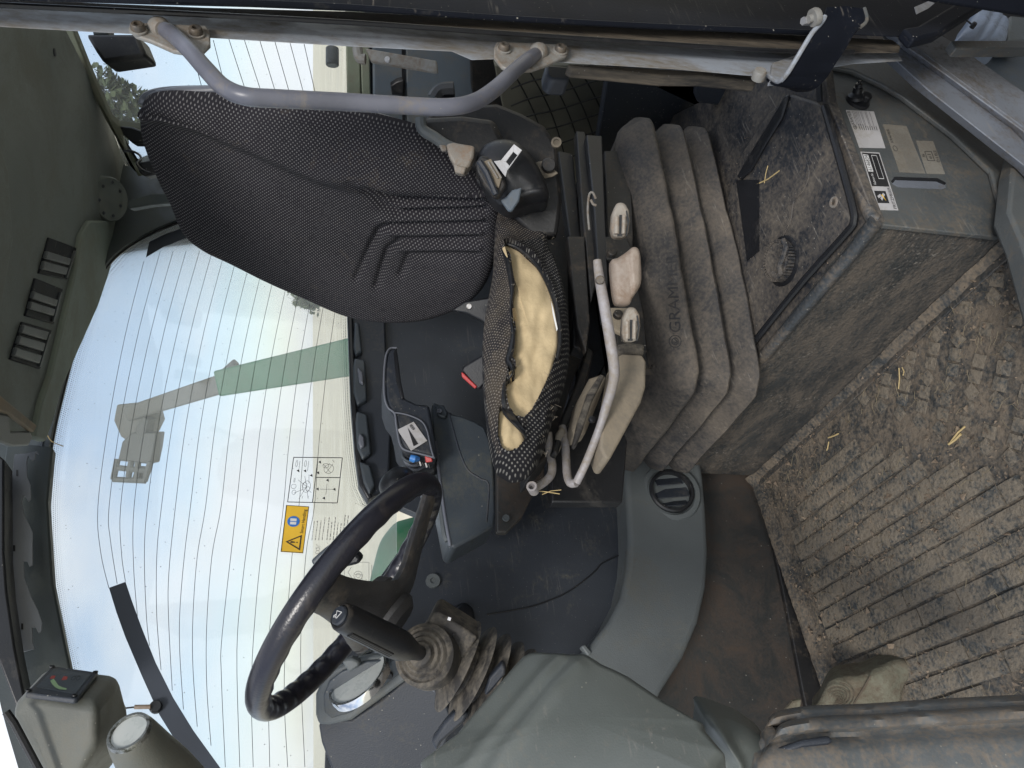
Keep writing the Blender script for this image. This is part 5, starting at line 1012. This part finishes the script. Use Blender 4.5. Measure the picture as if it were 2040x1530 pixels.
tubepx('lever_return', [(1148, 962, 1.25), (1136, 962, 1.26), (1130, 945, 1.28), (1128, 915, 1.31), (1126, 880, 1.34), (1120, 850, 1.36)], .0072, M['lever'], seat, k=5, seg=12)
slab('lever_bracket', [(1108, 865), (1118, 850), (1128, 858), (1122, 885), (1112, 905), (1102, 905)], ('D', 1.34), .02, M['dustcover'], seat, .004)
MB().tube([P(*q) for q in cr([(1092, 862, 1.36), (1095, 900, 1.35), (1100, 925, 1.34), (1098, 945, 1.33), (1085, 960, 1.31), (1068, 970, 1.29), (1058, 975, 1.28)], 6, False)], .0075, 14, cap=False).build('short_lever', M['lever'], seat)
cc = P(1060, 972, 1.285); axl = (P(1052, 960, 1.24) - P(1066, 985, 1.29)).normalized()
MB().lathe(P(1064, 978, 1.285), axl, [(0, .009), (.022, .009), (.022, .0055), (.008, .005), (.008, .0001)], 20).build('lever_end', M['lever'], seat)
# knobs: clevis style
def clevis(dx, dy, label):
    k_ = T('x', None, None, seat['_o']) if False else None
    pts = [(1229, 402), (1245, 402), (1254, 418), (1256, 440), (1252, 468), (1240, 472), (1222, 472), (1218, 455), (1220, 425)]
    o = slab('height_knob', [(x + dx, y + dy) for x, y in pts], ('D', 1.28), .03, M['beige'], seat, .006, seg=3)
    for a in ([(1234, 428), (1239, 428), (1239, 470), (1230, 470)], [(1247, 420), (1249, 419), (1254, 440), (1249, 470), (1246, 470), (1250, 445)]):
        slab('knob_groove', [(x + dx, y + dy) for x, y in a], ('D', 1.278), .003, M['black'], o)
    MB().tube([P(x + dx, y + dy, 1.275) for x, y in ((1228, 432), (1228, 466))], .005, 8).build('knob_cheek', M['beige'], o)
    MB().tube([P(x + dx, y + dy, 1.275) for x, y in ((1243, 430), (1242, 466))], .0035, 8).build('knob_cheek', M['beige'], o)
clevis(0, 0, ''); clevis(21, 209, '')
pillow([(1218, 520), (1232, 512), (1250, 500), (1262, 491), (1272, 494), (1277, 510), (1279, 550), (1276, 570), (1262, 592), (1255, 606), (1235, 607), (1226, 600), (1221, 570)], ('D', 1.25), CF * .02, .010, .006, lambda x, y, s: .004 * smooth(1252, 1262, x + (y - 550) * (-.1)), nth=100, rings=20, k=3).build('weight_dial_cover', M['rustpad'], seat)
slab('dusty_front_cover', [(1228, 710), (1240, 704), (1280, 706), (1288, 720), (1287, 770), (1278, 800), (1240, 870), (1216, 914), (1205, 912), (1196, 890), (1200, 840), (1215, 790)], ('Y', 1.02), .06, M['dustcover'], seat, .012, seg=3)
slab('front_link', [(1196, 745), (1212, 750), (1192, 800), (1168, 860), (1146, 870), (1140, 850), (1150, 800), (1175, 752)], ('Y', 1.08), .04, M['dustcover'], seat, .006)
slab('front_link', [(1170, 690), (1184, 700), (1160, 800), (1130, 850), (1112, 905), (1100, 900), (1120, 830), (1150, 760)], ('Y', 1.12), .03, M['mech'], seat, .004)
slab('front_link', [(1196, 744), (1206, 748), (1180, 800), (1160, 860), (1148, 890), (1142, 885), (1152, 840), (1172, 780)], ('Y', 1.04), .015, M['boot'], seat, .004)
disc('link_hole', 1180, 835, ('Y', 1.035), .006, .002, M['black'], seat)
slab('side_arm', [(1230, 684), (1252, 680), (1286, 684), (1284, 706), (1240, 706), (1226, 712)], ('Y', 1.03), .05, M['boot'], seat, .008, seg=3)
slab('seat_base_plate', [(1096, 900), (1140, 780), (1200, 740), (1250, 880), (1240, 1000), (1100, 1000)], ('Y', 1.35), .03, M['black'], seat, .003)
slab('brown_floor_panel', [(990, 920), (1085, 905), (1085, 950), (1060, 990), (1040, 1030), (1010, 1060), (990, 1060)], ('Y', 1.46), .02, M['dustcover'] if False else M['lowwall'], seat, .003)
# bellows: octagonal stack of rounded folds
plan0 = [(.76, 1.56), (.76, 1.20), (.785, 1.165), (1.10, 1.085), (1.40, 1.03), (1.47, 1.08), (1.47, 1.62), (.80, 1.62)]
def plan(off):
    c = (1.12, 1.34); out = []
    P0 = resample([Vector((x, y, 0)) for x, y in plan0], 120); 
    for i, p in enumerate(P0):
        a = P0[i - 2]; b = P0[(i + 2) % 120]; t_ = (b - a).normalized(); n = Vector((-t_.y, t_.x, 0))
        if n.dot(Vector((p.x - c[0], p.y - c[1], 0))) < 0: n = -n
        out.append(Vector((p.x, p.y, 0)) + n * off)
    return out
prof = [(-.045, .300), (-.002, .329), (.007, .336), (.005, .343), (-.020, .366), (-.050, .385), (-.050, .391), (-.006, .397), (.004, .403), (.002, .411), (-.024, .437), (-.058, .461), (-.057, .467), (-.008, .475), (.003, .482), (.001, .491), (-.020, .515), (-.042, .536), (-.085, .545)]
prof2 = cr(prof, 2, False); rings = []
for o_f, z in prof2: rings.append([Vector((p.x + .03 * max(0, z - .33), p.y - .06 * max(0, z - .34), z + .007 * noise.noise(Vector((p.x * 5, p.y * 5, z * 6))) - .006 * (1 if o_f > -.02 else 0) * abs(noise.noise(Vector((p.x * 11, p.y * 11, 2)))))) for p in plan(o_f + .008 * noise.noise(Vector((z * 9, 0, 4))))])
bl = MB().loft(rings, False, True).build('suspension_bellows', M['bellows'], seat, ang=48)
MB().loft([[Vector((p.x, p.y, z)) for p in plan(o_)] for o_, z in ((-.085, .53), (-.088, .60), (-.12, .63))]).build('suspension_housing', M['mech'], seat)
tb = bvh_of(bl); m = MB()
hb = lambda x, y: hit(x, y, .0)
add_text(m, 'GRAMMER', [(1357, 662), (1346, 505), (1326, 507), (1334, 662)], hb, .0012)
q = [(1357, 692), (1357, 668), (1333, 668), (1333, 692)]
lines(m, q, circ(.5, .5, .5, .5, 20) + circ(.5, .5, .28, .28, 14) + [(.3, .6, .5, .3), (.5, .3, .7, .6)], 1.6, hb, .0012)
m.build('raised_lettering', M['mech'], bl, smooth=False)
# red belt buckle
bk_ = T('belt_buckle', 'black seat belt buckle with a red release button beside the cushion', 'belt buckle', P(940, 740, 1.62))
slab('buckle_body', [(919, 738), (923, 730), (962, 706), (985, 720), (985, 760), (968, 762), (956, 775), (950, 776)], ('D', 1.55), .035, M['black'], bk_, .004)
slab('release_button', [(919, 741), (923, 743), (951, 770), (946, 775), (920, 751)], ('D', 1.546), .02, M['red'], bk_, .002)
slab('lower_side_box', [(925, 600), (985, 590), (985, 660), (960, 640), (930, 625), (900, 618)], ('D', 1.60), .03, M['black'], seat, .004)
disc('backrest_bolt', 935, 611, ('D', 1.52), .006, .01, M['metal'], seat)
# ================================================================ RIGHT CONSOLE AND ARMREST
co_ = T('armrest_console', 'grey side console with a black armrest and sticker behind the cushion', 'console', (.85, 1.5, .6))
body = [(862, 800), (878, 806), (900, 824), (920, 828), (945, 838), (966, 850), (975, 872), (982, 905), (985, 940), (988, 1020), (985, 1048), (950, 1068), (905, 1092), (895, 1086), (880, 1010), (870, 930), (862, 860)]
slab('console_body', body, ('Y', 1.50), .10, M['console'], co_, .008, seg=3)
tubepx('console_groove', [(893, 826), (905, 870), (917, 910), (932, 940), (955, 956), (972, 968), (970, 1020), (968, 1042)], .009, M['dark'], co_, pl=('Y', 1.508), seg=8)
tubepx('console_edge', [(868, 880), (873, 930), (880, 985), (888, 1040), (897, 1088)], .0035, M['shell'], co_, pl=('Y', 1.50), seg=8)
tubepx('console_rail', [(866, 920), (871, 960), (878, 1010), (885, 1062), (891, 1078)], .006, M['greytrim'], co_, pl=('Y', 1.515), seg=8)
slab('screw_boss', [(866, 806), (885, 806), (892, 822), (888, 832), (872, 828)], ('Y', 1.49), .01, M['console'], co_, .004)
disc('console_screw', 875, 819, ('Y', 1.484), .0055, .003, M['shell'], co_, .003)
ar = slab('armrest', [(769, 706), (776, 694), (790, 692), (793, 712), (799, 760), (806, 792), (830, 803), (856, 806), (862, 840), (872, 905), (868, 912), (840, 904), (808, 896), (797, 880), (792, 850), (786, 828), (774, 812), (767, 790), (766, 745)], ('Y', 1.44), .10, M['dark'], co_, .008, seg=3)
tubepx('armrest_piping', [(790, 693), (777, 694), (769, 708), (765, 745), (766, 790), (773, 812), (786, 824), (790, 850), (796, 882), (806, 896), (840, 905), (866, 912)], .0022, M['shell'], ar, pl=('Y', 1.437), seg=8)
tubepx('armrest_piping', [(786, 822), (810, 826), (838, 838), (850, 856), (858, 890), (864, 912)], .0018, M['shell'], ar, pl=('Y', 1.435), seg=8)
slab('armrest_underside', [(790, 692), (793, 712), (799, 760), (806, 792), (800, 794), (790, 760), (784, 700)], ('Y', 1.435), .01, M['black'], ar, .002)
sk_ = slab('armrest_sticker', [(819, 898), (792, 856), (824, 840), (851, 878)], ('Y', 1.4365), .001, M['paper'], ar, smooth=False); fA = lambda x, y: on(x, y, ('Y', 1.436)); m = MB()
qs = [(819, 898), (851, 878), (824, 840), (792, 856)]
m = MB(); add_quad(m, [(824, 889), (833, 884), (812, 852), (812, 852)], fA, .0008); lines(m, [(822, 856), (826, 854), (820, 846), (816, 848)], circ(.3, .5, .3, .6, 8) + circ(.8, .5, .3, .6, 8), .8, fA); m.build('wedge_symbol', M['ink'], sk_, smooth=False)
# control levers behind the armrest
for i, (cx_, cy_, mt_) in enumerate(((808, 906, 'dark'), (812, 918, 'dark'), (822, 930, 'dark'))):
    tubepx('control_boot', [(800 + i * 3, 898 + i * 9), (803 + i * 6, 912 + i * 9), (818 + i * 6, 920 + i * 8), (850, 912 + i * 7)], .0035, M['shell'] if i else M['console'], co_, pl=('Y', 1.47 + i * .01), seg=8)
pp = MB().tube([P(817, 912, 1.62), P(824, 914, 1.62), P(833, 914, 1.63)], [.007, .0085, .006], 12).build('blue_knob', M['blue'], co_)
slab('red_key', [(846, 908), (860, 912), (862, 920), (848, 922)], ('D', 1.63), .01, M['red'], co_, .002); slab('red_key', [(812, 922), (826, 926), (824, 931), (813, 929)], ('D', 1.65), .01, M['red'], co_, .002)
for i in range(5): slab('key', [(828 + i * 6, 918 + i * 1.5), (831 + i * 6, 917 + i * 1.5), (834 + i * 6, 926 + i * 1.5), (831 + i * 6, 928 + i * 1.5)], ('D', 1.64), .008, M['whiteink'] if i % 2 else M['black'], co_, .001)
slab('control_base', [(800, 890), (868, 905), (874, 945), (850, 958), (812, 945), (800, 920)], ('D', 1.68), .05, M['black'], co_, .01)
pillow([(752, 975), (757, 955), (772, 940), (790, 937), (810, 944), (820, 965), (812, 990), (790, 1003), (765, 1000)], ('D', 1.55), CF * .05, .02, .03, None, nth=60, rings=16).build('joystick_knob', M['black'], co_)
# ================================================================ STEERING COLUMN
stc = T('steering_column', 'tilted steering column with black wheel, ribbed rubber bellows and a shuttle lever', 'steering column', (.3, 1.2, 0))
W0 = P(704, 1180, 1.12); vdir = (W0 - CC).normalized()
e1 = (-CU * 335 + CR * 450); e1 = (e1 - vdir * e1.dot(vdir)).normalized(); mm = vdir.cross(e1).normalized()
if mm.dot(-CU) < 0: mm = -mm      # m points to the lower right of the photo (down the column)
al_ = radians(13); wv = vdir * cos(al_) + mm * sin(al_)
wn = e1.cross(wv).normalized()
if wn.dot(mm) > 0: wn = -wn       # wheel normal, up toward the driver
RW = .193
m = MB(); NP_ = 220; rings = []
for i in range(NP_):
    a = 2 * pi * i / NP_; rd = e1 * cos(a) + wv * sin(a); c = W0 + rd * RW; rg = []
    for k in range(18):
        b = 2 * pi * k / 18; r = .0155
        if cos(b) < .2: r *= 1 + .09 * sin(a * 34) * (0.2 - cos(b))
        rg.append(c + rd * (r * cos(b)) + wn * (r * 1.12 * sin(b)))
    rings.append(rg)
wheel = m.loft(rings, True).build('steering_wheel', M['wheel'], stc, ang=80)
hubc = W0 - wn * .055
m = MB(); m.lathe(hubc, wn, [(-.03, .035), (-.02, .045), (.02, .050), (.035, .042), (.038, .0001)], 30).build('wheel_hub', M['spoke'], wheel)
for a in (radians(4), radians(-97), radians(104)):
    rd = e1 * cos(a) + wv * sin(a); td = wn.cross(rd); ps = [(.02, .0, .062, .015), (.06, .004, .052, .014), (.10, .02, .038, .013), (.15, .040, .029, .012), (.188, .054, .030, .012)]
    m = MB(); rings = []
    for r_, h_, w_, t_ in [tuple(q) for q in cr(ps, 4, False)]:
        c = hubc + rd * r_ + wn * h_; rings.append([c + td * (w_ * cos(b)) + wn * (t_ * sin(b)) for b in [2 * pi * k / 14 for k in range(14)]])
    m.loft(rings).build('wheel_spoke', M['spoke'], wheel, ang=60)
# column head, boot, bellows
cx3 = lambda x, y, d: P(x, y, d)
caxis = (P(840, 1265, 1.14) - P(1010, 1362, 1.22)).normalized()
head = slab('column_head', [(842, 1262), (862, 1222), (872, 1218), (935, 1258), (952, 1270), (905, 1342), (880, 1376), (862, 1370), (812, 1345), (804, 1320), (815, 1290)], ('D', 1.10), .07, M['boot'], stc, .012, seg=3)
MB().lathe(P(845, 1305, 1.08), (P(800, 1290, 1.00) - P(845, 1305, 1.08)), [(-.03, .046), (0, .044), (.004, .038), (.002, .035), (.007, .031), (.006, .027), (.011, .024), (.010, .019), (.018, .016), (.020, .012)], 36).build('lever_boot', M['boot'], head)
tubepx('head_seam', [(905, 1262, 1.095), (893, 1285, 1.095), (884, 1300, 1.095)], .0012, M['black'], head, k=0)
MB().slab([P(x, y, 1.09) for x, y in ((806, 1322), (812, 1340), (866, 1372), (872, 1362), (866, 1352), (872, 1378), (868, 1384), (802, 1342))][:3] + [P(868, 1382, 1.09), P(800, 1344, 1.09)], CF * .04).build('head_lower_edge', M['shell'], head, .003)
slab('head_mark', [(893, 1229), (899, 1231), (897, 1237), (891, 1235)], ('D', 1.092), .001, M['white'], head)
# bellows folds
b0 = P(905, 1322, 1.14); b1 = P(1062, 1402, 1.155); bx = (b0 - b1).normalized(); Lb = (b0 - b1).length
prof = []
hs = [0.0, .13, .31, .49, .66, .84]
pr = [(Lb * 1.06, .032), (Lb * 1.02, .052)]
crest = [(.955, .071), (.77, .074), (.59, .074), (.42, .073), (.25, .072), (.08, .070)]
for i, (f, r) in enumerate(crest):
    pr.append((Lb * (f + .012), r * .98)); pr.append((Lb * (f - .005), r)); pr.append((Lb * (f - .02), r * .93)); pr.append((Lb * (f - .085), .038)); 
    if i < 5: pr.append((Lb * (f - .115), .039))
MB().lathe(b1, bx, pr[::-1], 44, ell=1.0, up=(P(960, 1250, 1.15) - P(890, 1390, 1.15)).normalized()).build('column_bellows', M['boot'], stc, ang=50)
# shuttle lever
g0 = P(668, 1216, 1.00) if False else P(682, 1229, .945); g1 = P(800, 1287, 1.02)
MB().tube([g0, g0.lerp(g1, .06), g0.lerp(g1, .5), g0.lerp(g1, .86), g0.lerp(g1, 1.0), P(826, 1298, 1.05), P(845, 1303, 1.08)], [.0180, .0190, .0200, .0210, .0200, .0115, .0100], 28).build('shuttle_lever', M['black'], stc)
sl_ = COL.objects['shuttle_lever'] if 'shuttle_lever' in COL.objects else bpy.data.objects['shuttle_lever']
lax = (g0 - g1).normalized()
for k, off in enumerate((.0, .42, .84)):
    side = (-CU * .35 - CR * .93); side = (side - lax * side.dot(lax)).normalized(); fr_ = (-CF - lax * (-CF).dot(lax)).normalized(); off = off + .15
    dd = (side * cos(off) + fr_ * sin(off)).normalized()
    MB().tube([g0.lerp(g1, .12) + dd * .0190, g0.lerp(g1, .80) + dd * .0205], .0020, 8).build('grip_rib', M['mech'], sl_)
fc = (lax * .72 - CF * .62).normalized()
MB().lathe(g0 + lax * .001, lax, [(-.004, .0182), (.0, .0180), (.003, .0160), (.003, .0135), (.002, .0125), (.002, .0001)], 30).build('lever_cap', M['shell'] if False else M['mech'], sl_)
hb_ = MB().lathe(g0 + lax * .003, lax, [(-.002, .0125), (.003, .0125), (.005, .011), (.0052, .0001)], 30).build('horn_button', M['dark'], sl_)
hc = g0 + lax * .0085; uu = (CR - lax * CR.dot(lax)).normalized(); ww = lax.cross(uu); m = MB()
for a, b in (((-.5, -.1), (.5, -.6)), ((.5, -.6), (.5, .5)), ((.5, .5), (-.5, .1)), ((-.5, .1), (-.5, -.1)), ((-.3, .15), (-.5, .6)), ((-.5, .6), (-.3, .7)), ((-.3, .7), (0, .3))):
    m.tube([hc + (uu * a[0] + ww * a[1]) * .0085, hc + (uu * b[0] + ww * b[1]) * .0085], .0005, 5)
m.build('horn_symbol', M['whiteink'], hb_)
# small lever behind the wheel, seen over the window
sv = T('wiper_stalk', 'small grey and black stalk switch sticking out behind the steering wheel', 'stalk switch', P(660, 1110, 1.35))
slab('stalk_tip', [(618, 1118), (640, 1098), (662, 1082), (668, 1090), (652, 1120), (632, 1140)], ('D', 1.3), .03, M['console'], sv, .006)
slab('stalk_body', [(644, 1096), (662, 1084), (700, 1095), (720, 1112), (715, 1124), (690, 1130), (650, 1120)], ('D', 1.31), .03, M['black'], sv, .006)
# ================================================================ DASHBOARD
da = T('instrument_panel', 'dark dashboard with a grey instrument surround and chrome ringed gauge', 'dashboard', (.1, 1.3, .5))
DN = (P(720, 1370, 1.45), Vector((.62, -.45, .64)).normalized())
# dash body
slab('dash_body', [(634, 1445), (640, 1436), (700, 1434), (760, 1395), (812, 1350), (842, 1356), (880, 1380), (905, 1440), (890, 1480), (860, 1545), (670, 1560), (640, 1480)], ('D', 1.38), .12, M['dark'], da, .012, seg=3)
slab('dash_side', [(640, 1445), (628, 1420), (630, 1380), (645, 1352), (668, 1340), (640, 1400)], ('D', 1.40), .1, M['greytrim'], da, .008)
bez = slab('gauge_surround', [(628, 1425), (628, 1385), (640, 1358), (662, 1335), (720, 1310), (790, 1302), (812, 1318), (822, 1342), (810, 1356), (700, 1436), (655, 1446), (634, 1444)], ('D', 1.36), .02, M['greytrim'], da, .006, seg=3)
pan = slab('gauge_panel', [(646, 1420), (644, 1385), (655, 1358), (680, 1338), (730, 1318), (800, 1312), (812, 1322), (810, 1332), (700, 1420), (660, 1432)], ('D', 1.352), .008, M['console'], da, .003, seg=3)
ga = bez
gc = P(718, 1354, 1.345); gax = (P(718, 1354, 1.345) - P(706, 1335, 1.42)); 
gu = (P(776, 1320, 1.345) - P(660, 1392, 1.345)).normalized(); gv = (P(730, 1372, 1.345) - P(706, 1338, 1.345)).normalized()
gn = (-CF * .30 + (P(700, 1335, 1.345) - P(730, 1372, 1.345)).normalized() * .89); gn = (gn - gu * gn.dot(gu)).normalized()
MB().lathe(gc, gn, [(-.006, .062), (.004, .062), (.009, .060), (.009, .055), (.003, .053), (.003, .0001)], 44, up=gu).build('gauge_ring', M['chrome'], da)
gf = MB().lathe(gc + gn * .004, gn, [(0, .054), (.001, .054), (.0012, .0001)], 40, up=gu).build('gauge_face', M['dial'], da)
for x, y in ((676, 1410), (776, 1346)): disc('panel_screw', x, y, ('D', 1.348), .006, .003, M['black'], da)
slab('rocker', [(680, 1318), (700, 1312), (716, 1318), (715, 1328), (695, 1342)], ('D', 1.33), .02, M['greytrim'], da, .004)
# pedal / linkage near the cover
slab('pedal_arm', [(1000, 1322), (1008, 1330), (1006, 1345), (985, 1370), (968, 1388), (965, 1380), (975, 1350)], ('D', 1.08), .02, M['dark'], stc, .004)
slab('column_tilt_pedal', [(905, 1418), (935, 1420), (925, 1440), (880, 1480), (868, 1500), (858, 1478), (885, 1440)], ('D', 1.10), .02, M['dark'], stc, .005)
slab('pedal_link', [(900, 1408), (920, 1396), (960, 1380), (985, 1372), (945, 1420), (910, 1428)], ('D', 1.14), .02, M['boot'], stc, .005)
# ================================================================ FRONT PILLAR COVER, SILL STRIP
pc = T('front_pillar_cover', 'big grey-green moulded plastic cover with raised ridges beside the steering column', 'plastic cover', (.15, .95, .2))
cvr = [(1040, 1302), (1060, 1294), (1085, 1294), (1110, 1297), (1150, 1297), (1168, 1298), (1200, 1318), (1252, 1342), (1330, 1396), (1392, 1432), (1405, 1450), (1412, 1545), (840, 1560), (905, 1460), (965, 1388), (1005, 1340)]
CVP = (P(1100, 1420, .95), Vector((.35, -.85, .35)).normalized())
def cvrel(x, y, s): 
    h = .005 * math.exp(-(dseg(x, y, [(1115, 1315), (1055, 1385), (950, 1510), (900, 1580)]) / 15) ** 2)
    h += .005 * math.exp(-(dseg(x, y, [(1150, 1330), (1085, 1410), (990, 1530), (960, 1570)]) / 18) ** 2)
    h += .0003 * noise.noise(Vector((x * .02, y * .02, 0)))
    return h
pillow(cvr, CVP, Vector((-.02, .03, -.01)), .012, .014, cvrel, nth=260, rings=60, k=2, center=(1150, 1440)).build('cover_shell', M['cover'], pc, ang=70)
foot = pillow([(1408, 1452), (1406, 1432), (1420, 1430), (1450, 1440), (1490, 1455), (1520, 1475), (1545, 1500), (1548, 1560), (1412, 1560)], ('D', 1.0), CF * .05, .018, .02, lambda x, y, s: .012 * math.exp(-(dseg(x, y, [(1425, 1440), (1460, 1500), (1470, 1550)]) / 12) ** 2), nth=120, rings=30, k=3).build('cover_foot', M['cover'], pc, ang=70)
ss = T('door_sill_strip', 'long muddy grey plastic sill strip along the bottom of the doorway', 'sill strip', (.05, .9, .3))
SD = 1.02
sx = [(1545, 1452), (1560, 1438), (1590, 1430), (1640, 1424), (1750, 1420), (1900, 1410), (2100, 1400)]
def srow(dy, d, amp=0): return [P(x, y + dy + amp, d) for x, y in cr(sx, 6, False)]
rows = []
for dy, d in ((2, 1.05), (0, 1.02), (4, 1.00), (14, .985), (28, .98), (36, .99), (46, .985), (60, .97), (80, .96), (110, .95), (150, .94), (200, .96)): 
    rows.append([P(x - (0 if dy < 10 else (min(dy, 60) - 10) * .7 * math.exp(-(x - 1545) / 60)), y + dy * (1 + .000 * x), d + .004 * noise.noise(Vector((x * .02, dy * .05, 0)))) for x, y in cr(sx, 8, False)])
m = MB(); nrow = len(rows[0]); vs = [v for r in rows for v in r]; fs = [(i * nrow + j, i * nrow + j + 1, (i + 1) * nrow + j + 1, (i + 1) * nrow + j) for i in range(len(rows) - 1) for j in range(nrow - 1)]
nb = len(vs); vs += [v + CF * .03 for v in vs]; fs += [tuple(q + nb for q in f[::-1]) for f in fs]
bdr = list(range(nrow)) + [i * nrow + nrow - 1 for i in range(1, len(rows))] + [(len(rows) - 1) * nrow + j for j in range(nrow - 2, -1, -1)] + [i * nrow for i in range(len(rows) - 2, 0, -1)]
fs += [(bdr[k], bdr[(k + 1) % len(bdr)], bdr[(k + 1) % len(bdr)] + nb, bdr[k] + nb) for k in range(len(bdr))]
MBm = MB().add(vs, fs); mat_sill = mat('sill plastic', (.12, .130, .135), .42, (.20, .165, .13), .46, 9, .8, .5, 200, specks=.06, contrast=.09, scr=.5); MBm.build('sill_body', mat_sill, ss, ang=60)
slab('sill_recess', [(1543, 1498), (1600, 1478), (1655, 1470), (1662, 1480), (1650, 1486), (1600, 1492), (1560, 1515), (1552, 1530)], ('D', .968), .01, M['dark'], ss, .004)
# ================================================================ DISPLAY HOUSING (roof corner)
dh = T('load_display_housing', 'dull grey box with a load warning display at the front roof corner', 'display unit', P(150, 1420, 1.25))
TPn = [(45, 1385), (70, 1345), (100, 1325), (140, 1328), (242, 1345), (247, 1352), (252, 1385), (250, 1410), (195, 1400), (100, 1397), (50, 1386)]
m = MB(); 
A_ = [(48, 1378), (104, 1324), (140, 1328), (244, 1343), (195, 1400)]
fr3 = [P(x, y, d) for x, y, d in ((30, 1400, 1.06), (52, 1374, 1.10), (102, 1325, 1.20), (242, 1343, 1.20), (194, 1401, 1.03), (196, 1470, 1.02), (140, 1545, 1.02), (92, 1560, 1.02), (21, 1421, 1.05))]
# solid: top face, front face, right face
v = dict(tl=P(48, 1376, 1.10), tb=P(103, 1325, 1.20), rb=P(240, 1343, 1.20), rt=P(194, 1400, 1.08), fl=P(22, 1420, 1.09), bl=P(95, 1560, 1.09), br=P(150, 1560, 1.07), mr=P(192, 1480, 1.07), rr=P(252, 1420, 1.20), rq=P(262, 1480, 1.22), bb=P(200, 1560, 1.30), lb=P(30, 1400, 1.25))
V_ = list(v.keys()); ix = {k: i for i, k in enumerate(V_)}
m.add([v[k] for k in V_], [tuple(ix[k] for k in f) for f in (('tl', 'tb', 'rb', 'rt'), ('tl', 'rt', 'mr', 'br', 'bl', 'fl'), ('rt', 'rb', 'rr', 'rq', 'mr'), ('mr', 'rq', 'bb', 'br'), ('tb', 'lb', 'bb', 'rq', 'rr', 'rb'), ('tl', 'fl', 'lb', 'tb'), ('fl', 'bl', 'bb', 'lb'), ('bl', 'br', 'bb'))])
hous = m.build('housing', M['display'], dh, .016, seg=4, ang=50)
MB().tube([P(12, 1418, 1.06), P(28, 1440, 1.06), P(60, 1500, 1.06), P(92, 1560, 1.06)], .0055, 8).build('housing_seal', M['black'], dh)
TP = (P(120, 1366, 1.125), ((P(103, 1325, 1.20) - P(48, 1376, 1.10)).cross(P(194, 1400, 1.08) - P(48, 1376, 1.10))).normalized())
if TP[1].dot(CC - TP[0]) < 0: TP = (TP[0], -TP[1])
TP = (v['tl'] + TP[1] * .006, TP[1])
dp = slab('display_frame', [(51, 1380), (104, 1326), (196, 1339), (156, 1390), (148, 1392)], TP, .008, M['dark'], dh, .002)
TQ = (TP[0] + TP[1] * .0008, TP[1])
scn = slab('display_screen', [(72, 1368), (107, 1333), (182, 1343), (150, 1382)], TQ, .001, M['console'], dp)
fT = lambda x, y: on(x, y, TQ)
m = MB(); arcp = [(100, 1357), (104, 1364), (110, 1370), (118, 1374), (132, 1375)]; arc2 = [(107, 1353), (112, 1360), (116, 1366), (124, 1370), (133, 1372)]
for i in range(4):
    p4 = [fT(*arcp[i]), fT(*arcp[i + 1]), fT(*arc2[i + 1]), fT(*arc2[i])]; m.add([q + TP[1] * .0006 for q in p4], [(0, 1, 2, 3)])
m.build('green_arc', M['greenprint'], scn, smooth=False)
m = MB(); add_quad(m, [(99, 1352), (108, 1352), (111, 1346), (103, 1346)], fT, .0006); add_quad(m, [(122, 1355), (133, 1354), (135, 1348), (127, 1347)], fT, .0006); m.build('red_lamp', M['redprint'], scn, smooth=False)
m = MB(); lines(m, [(140, 1355), (160, 1355), (164, 1345), (146, 1345)], circ(.2, .4, .2, .4, 8) + circ(.7, .4, .2, .4, 8) + [(.2, .8, .8, .9)], .9, fT, .0006); m.build('machine_symbol', M['ink'], scn, smooth=False)
for x, y in ((57, 1376), (104, 1329), (190, 1340), (149, 1386)): 
    MB().lathe(on(x, y, TQ), TP[1], [(0, .0038), (.002, .0038), (.002, .0025), (.0, .0022), (0, .0001)], 14).build('display_screw', M['black'], dp)
# round beacon / vent pod in front
pod = T('round_pod', 'grey cone shaped pod with a worn chrome ring hanging by the display housing', 'pod', P(255, 1480, 1.05))
pc0 = P(259, 1461, 1.02); pax = (P(259, 1461, 1.02) - P(230, 1560, 1.10)); pax = (pax.normalized() * .72 - CF * .5 + (CU * .35)).normalized()
pax = ((-CF) * .50 + CR * .80 + CU * .15).normalized()
MB().lathe(pc0, pax, [(-.16, .052), (-.10, .046), (-.05, .038), (-.015, .033), (-.004, .031), (0, .029), (0, .0001)], 44).build('pod_body', M['display'], pod, ang=50)
mb = []
MB().lathe(pc0, pax, [(-.006, .0285), (.002, .0295), (.006, .028), (.006, .0245), (.002, .0235), (.002, .0001)], 44).build('pod_ring', mat('worn chrome', (.6, .62, .6), .25, (.10, .10, .08), .5, 60, .5, .4, 200, metal=.9), pod)
MB().lathe(pc0 + pax * .0025, pax, [(0, .0235), (.0006, .0235), (.0008, .0001)], 40).build('pod_lens', M['dial'], pod)
# ================================================================ OCCLUDERS OUTSIDE THE PICTURE: the rest of the cab
sh = T('cab_roof_shell', 'outer roof shell of the cab above the lining', 'cab roof', (.8, 1.2, 1.9)) if False else None
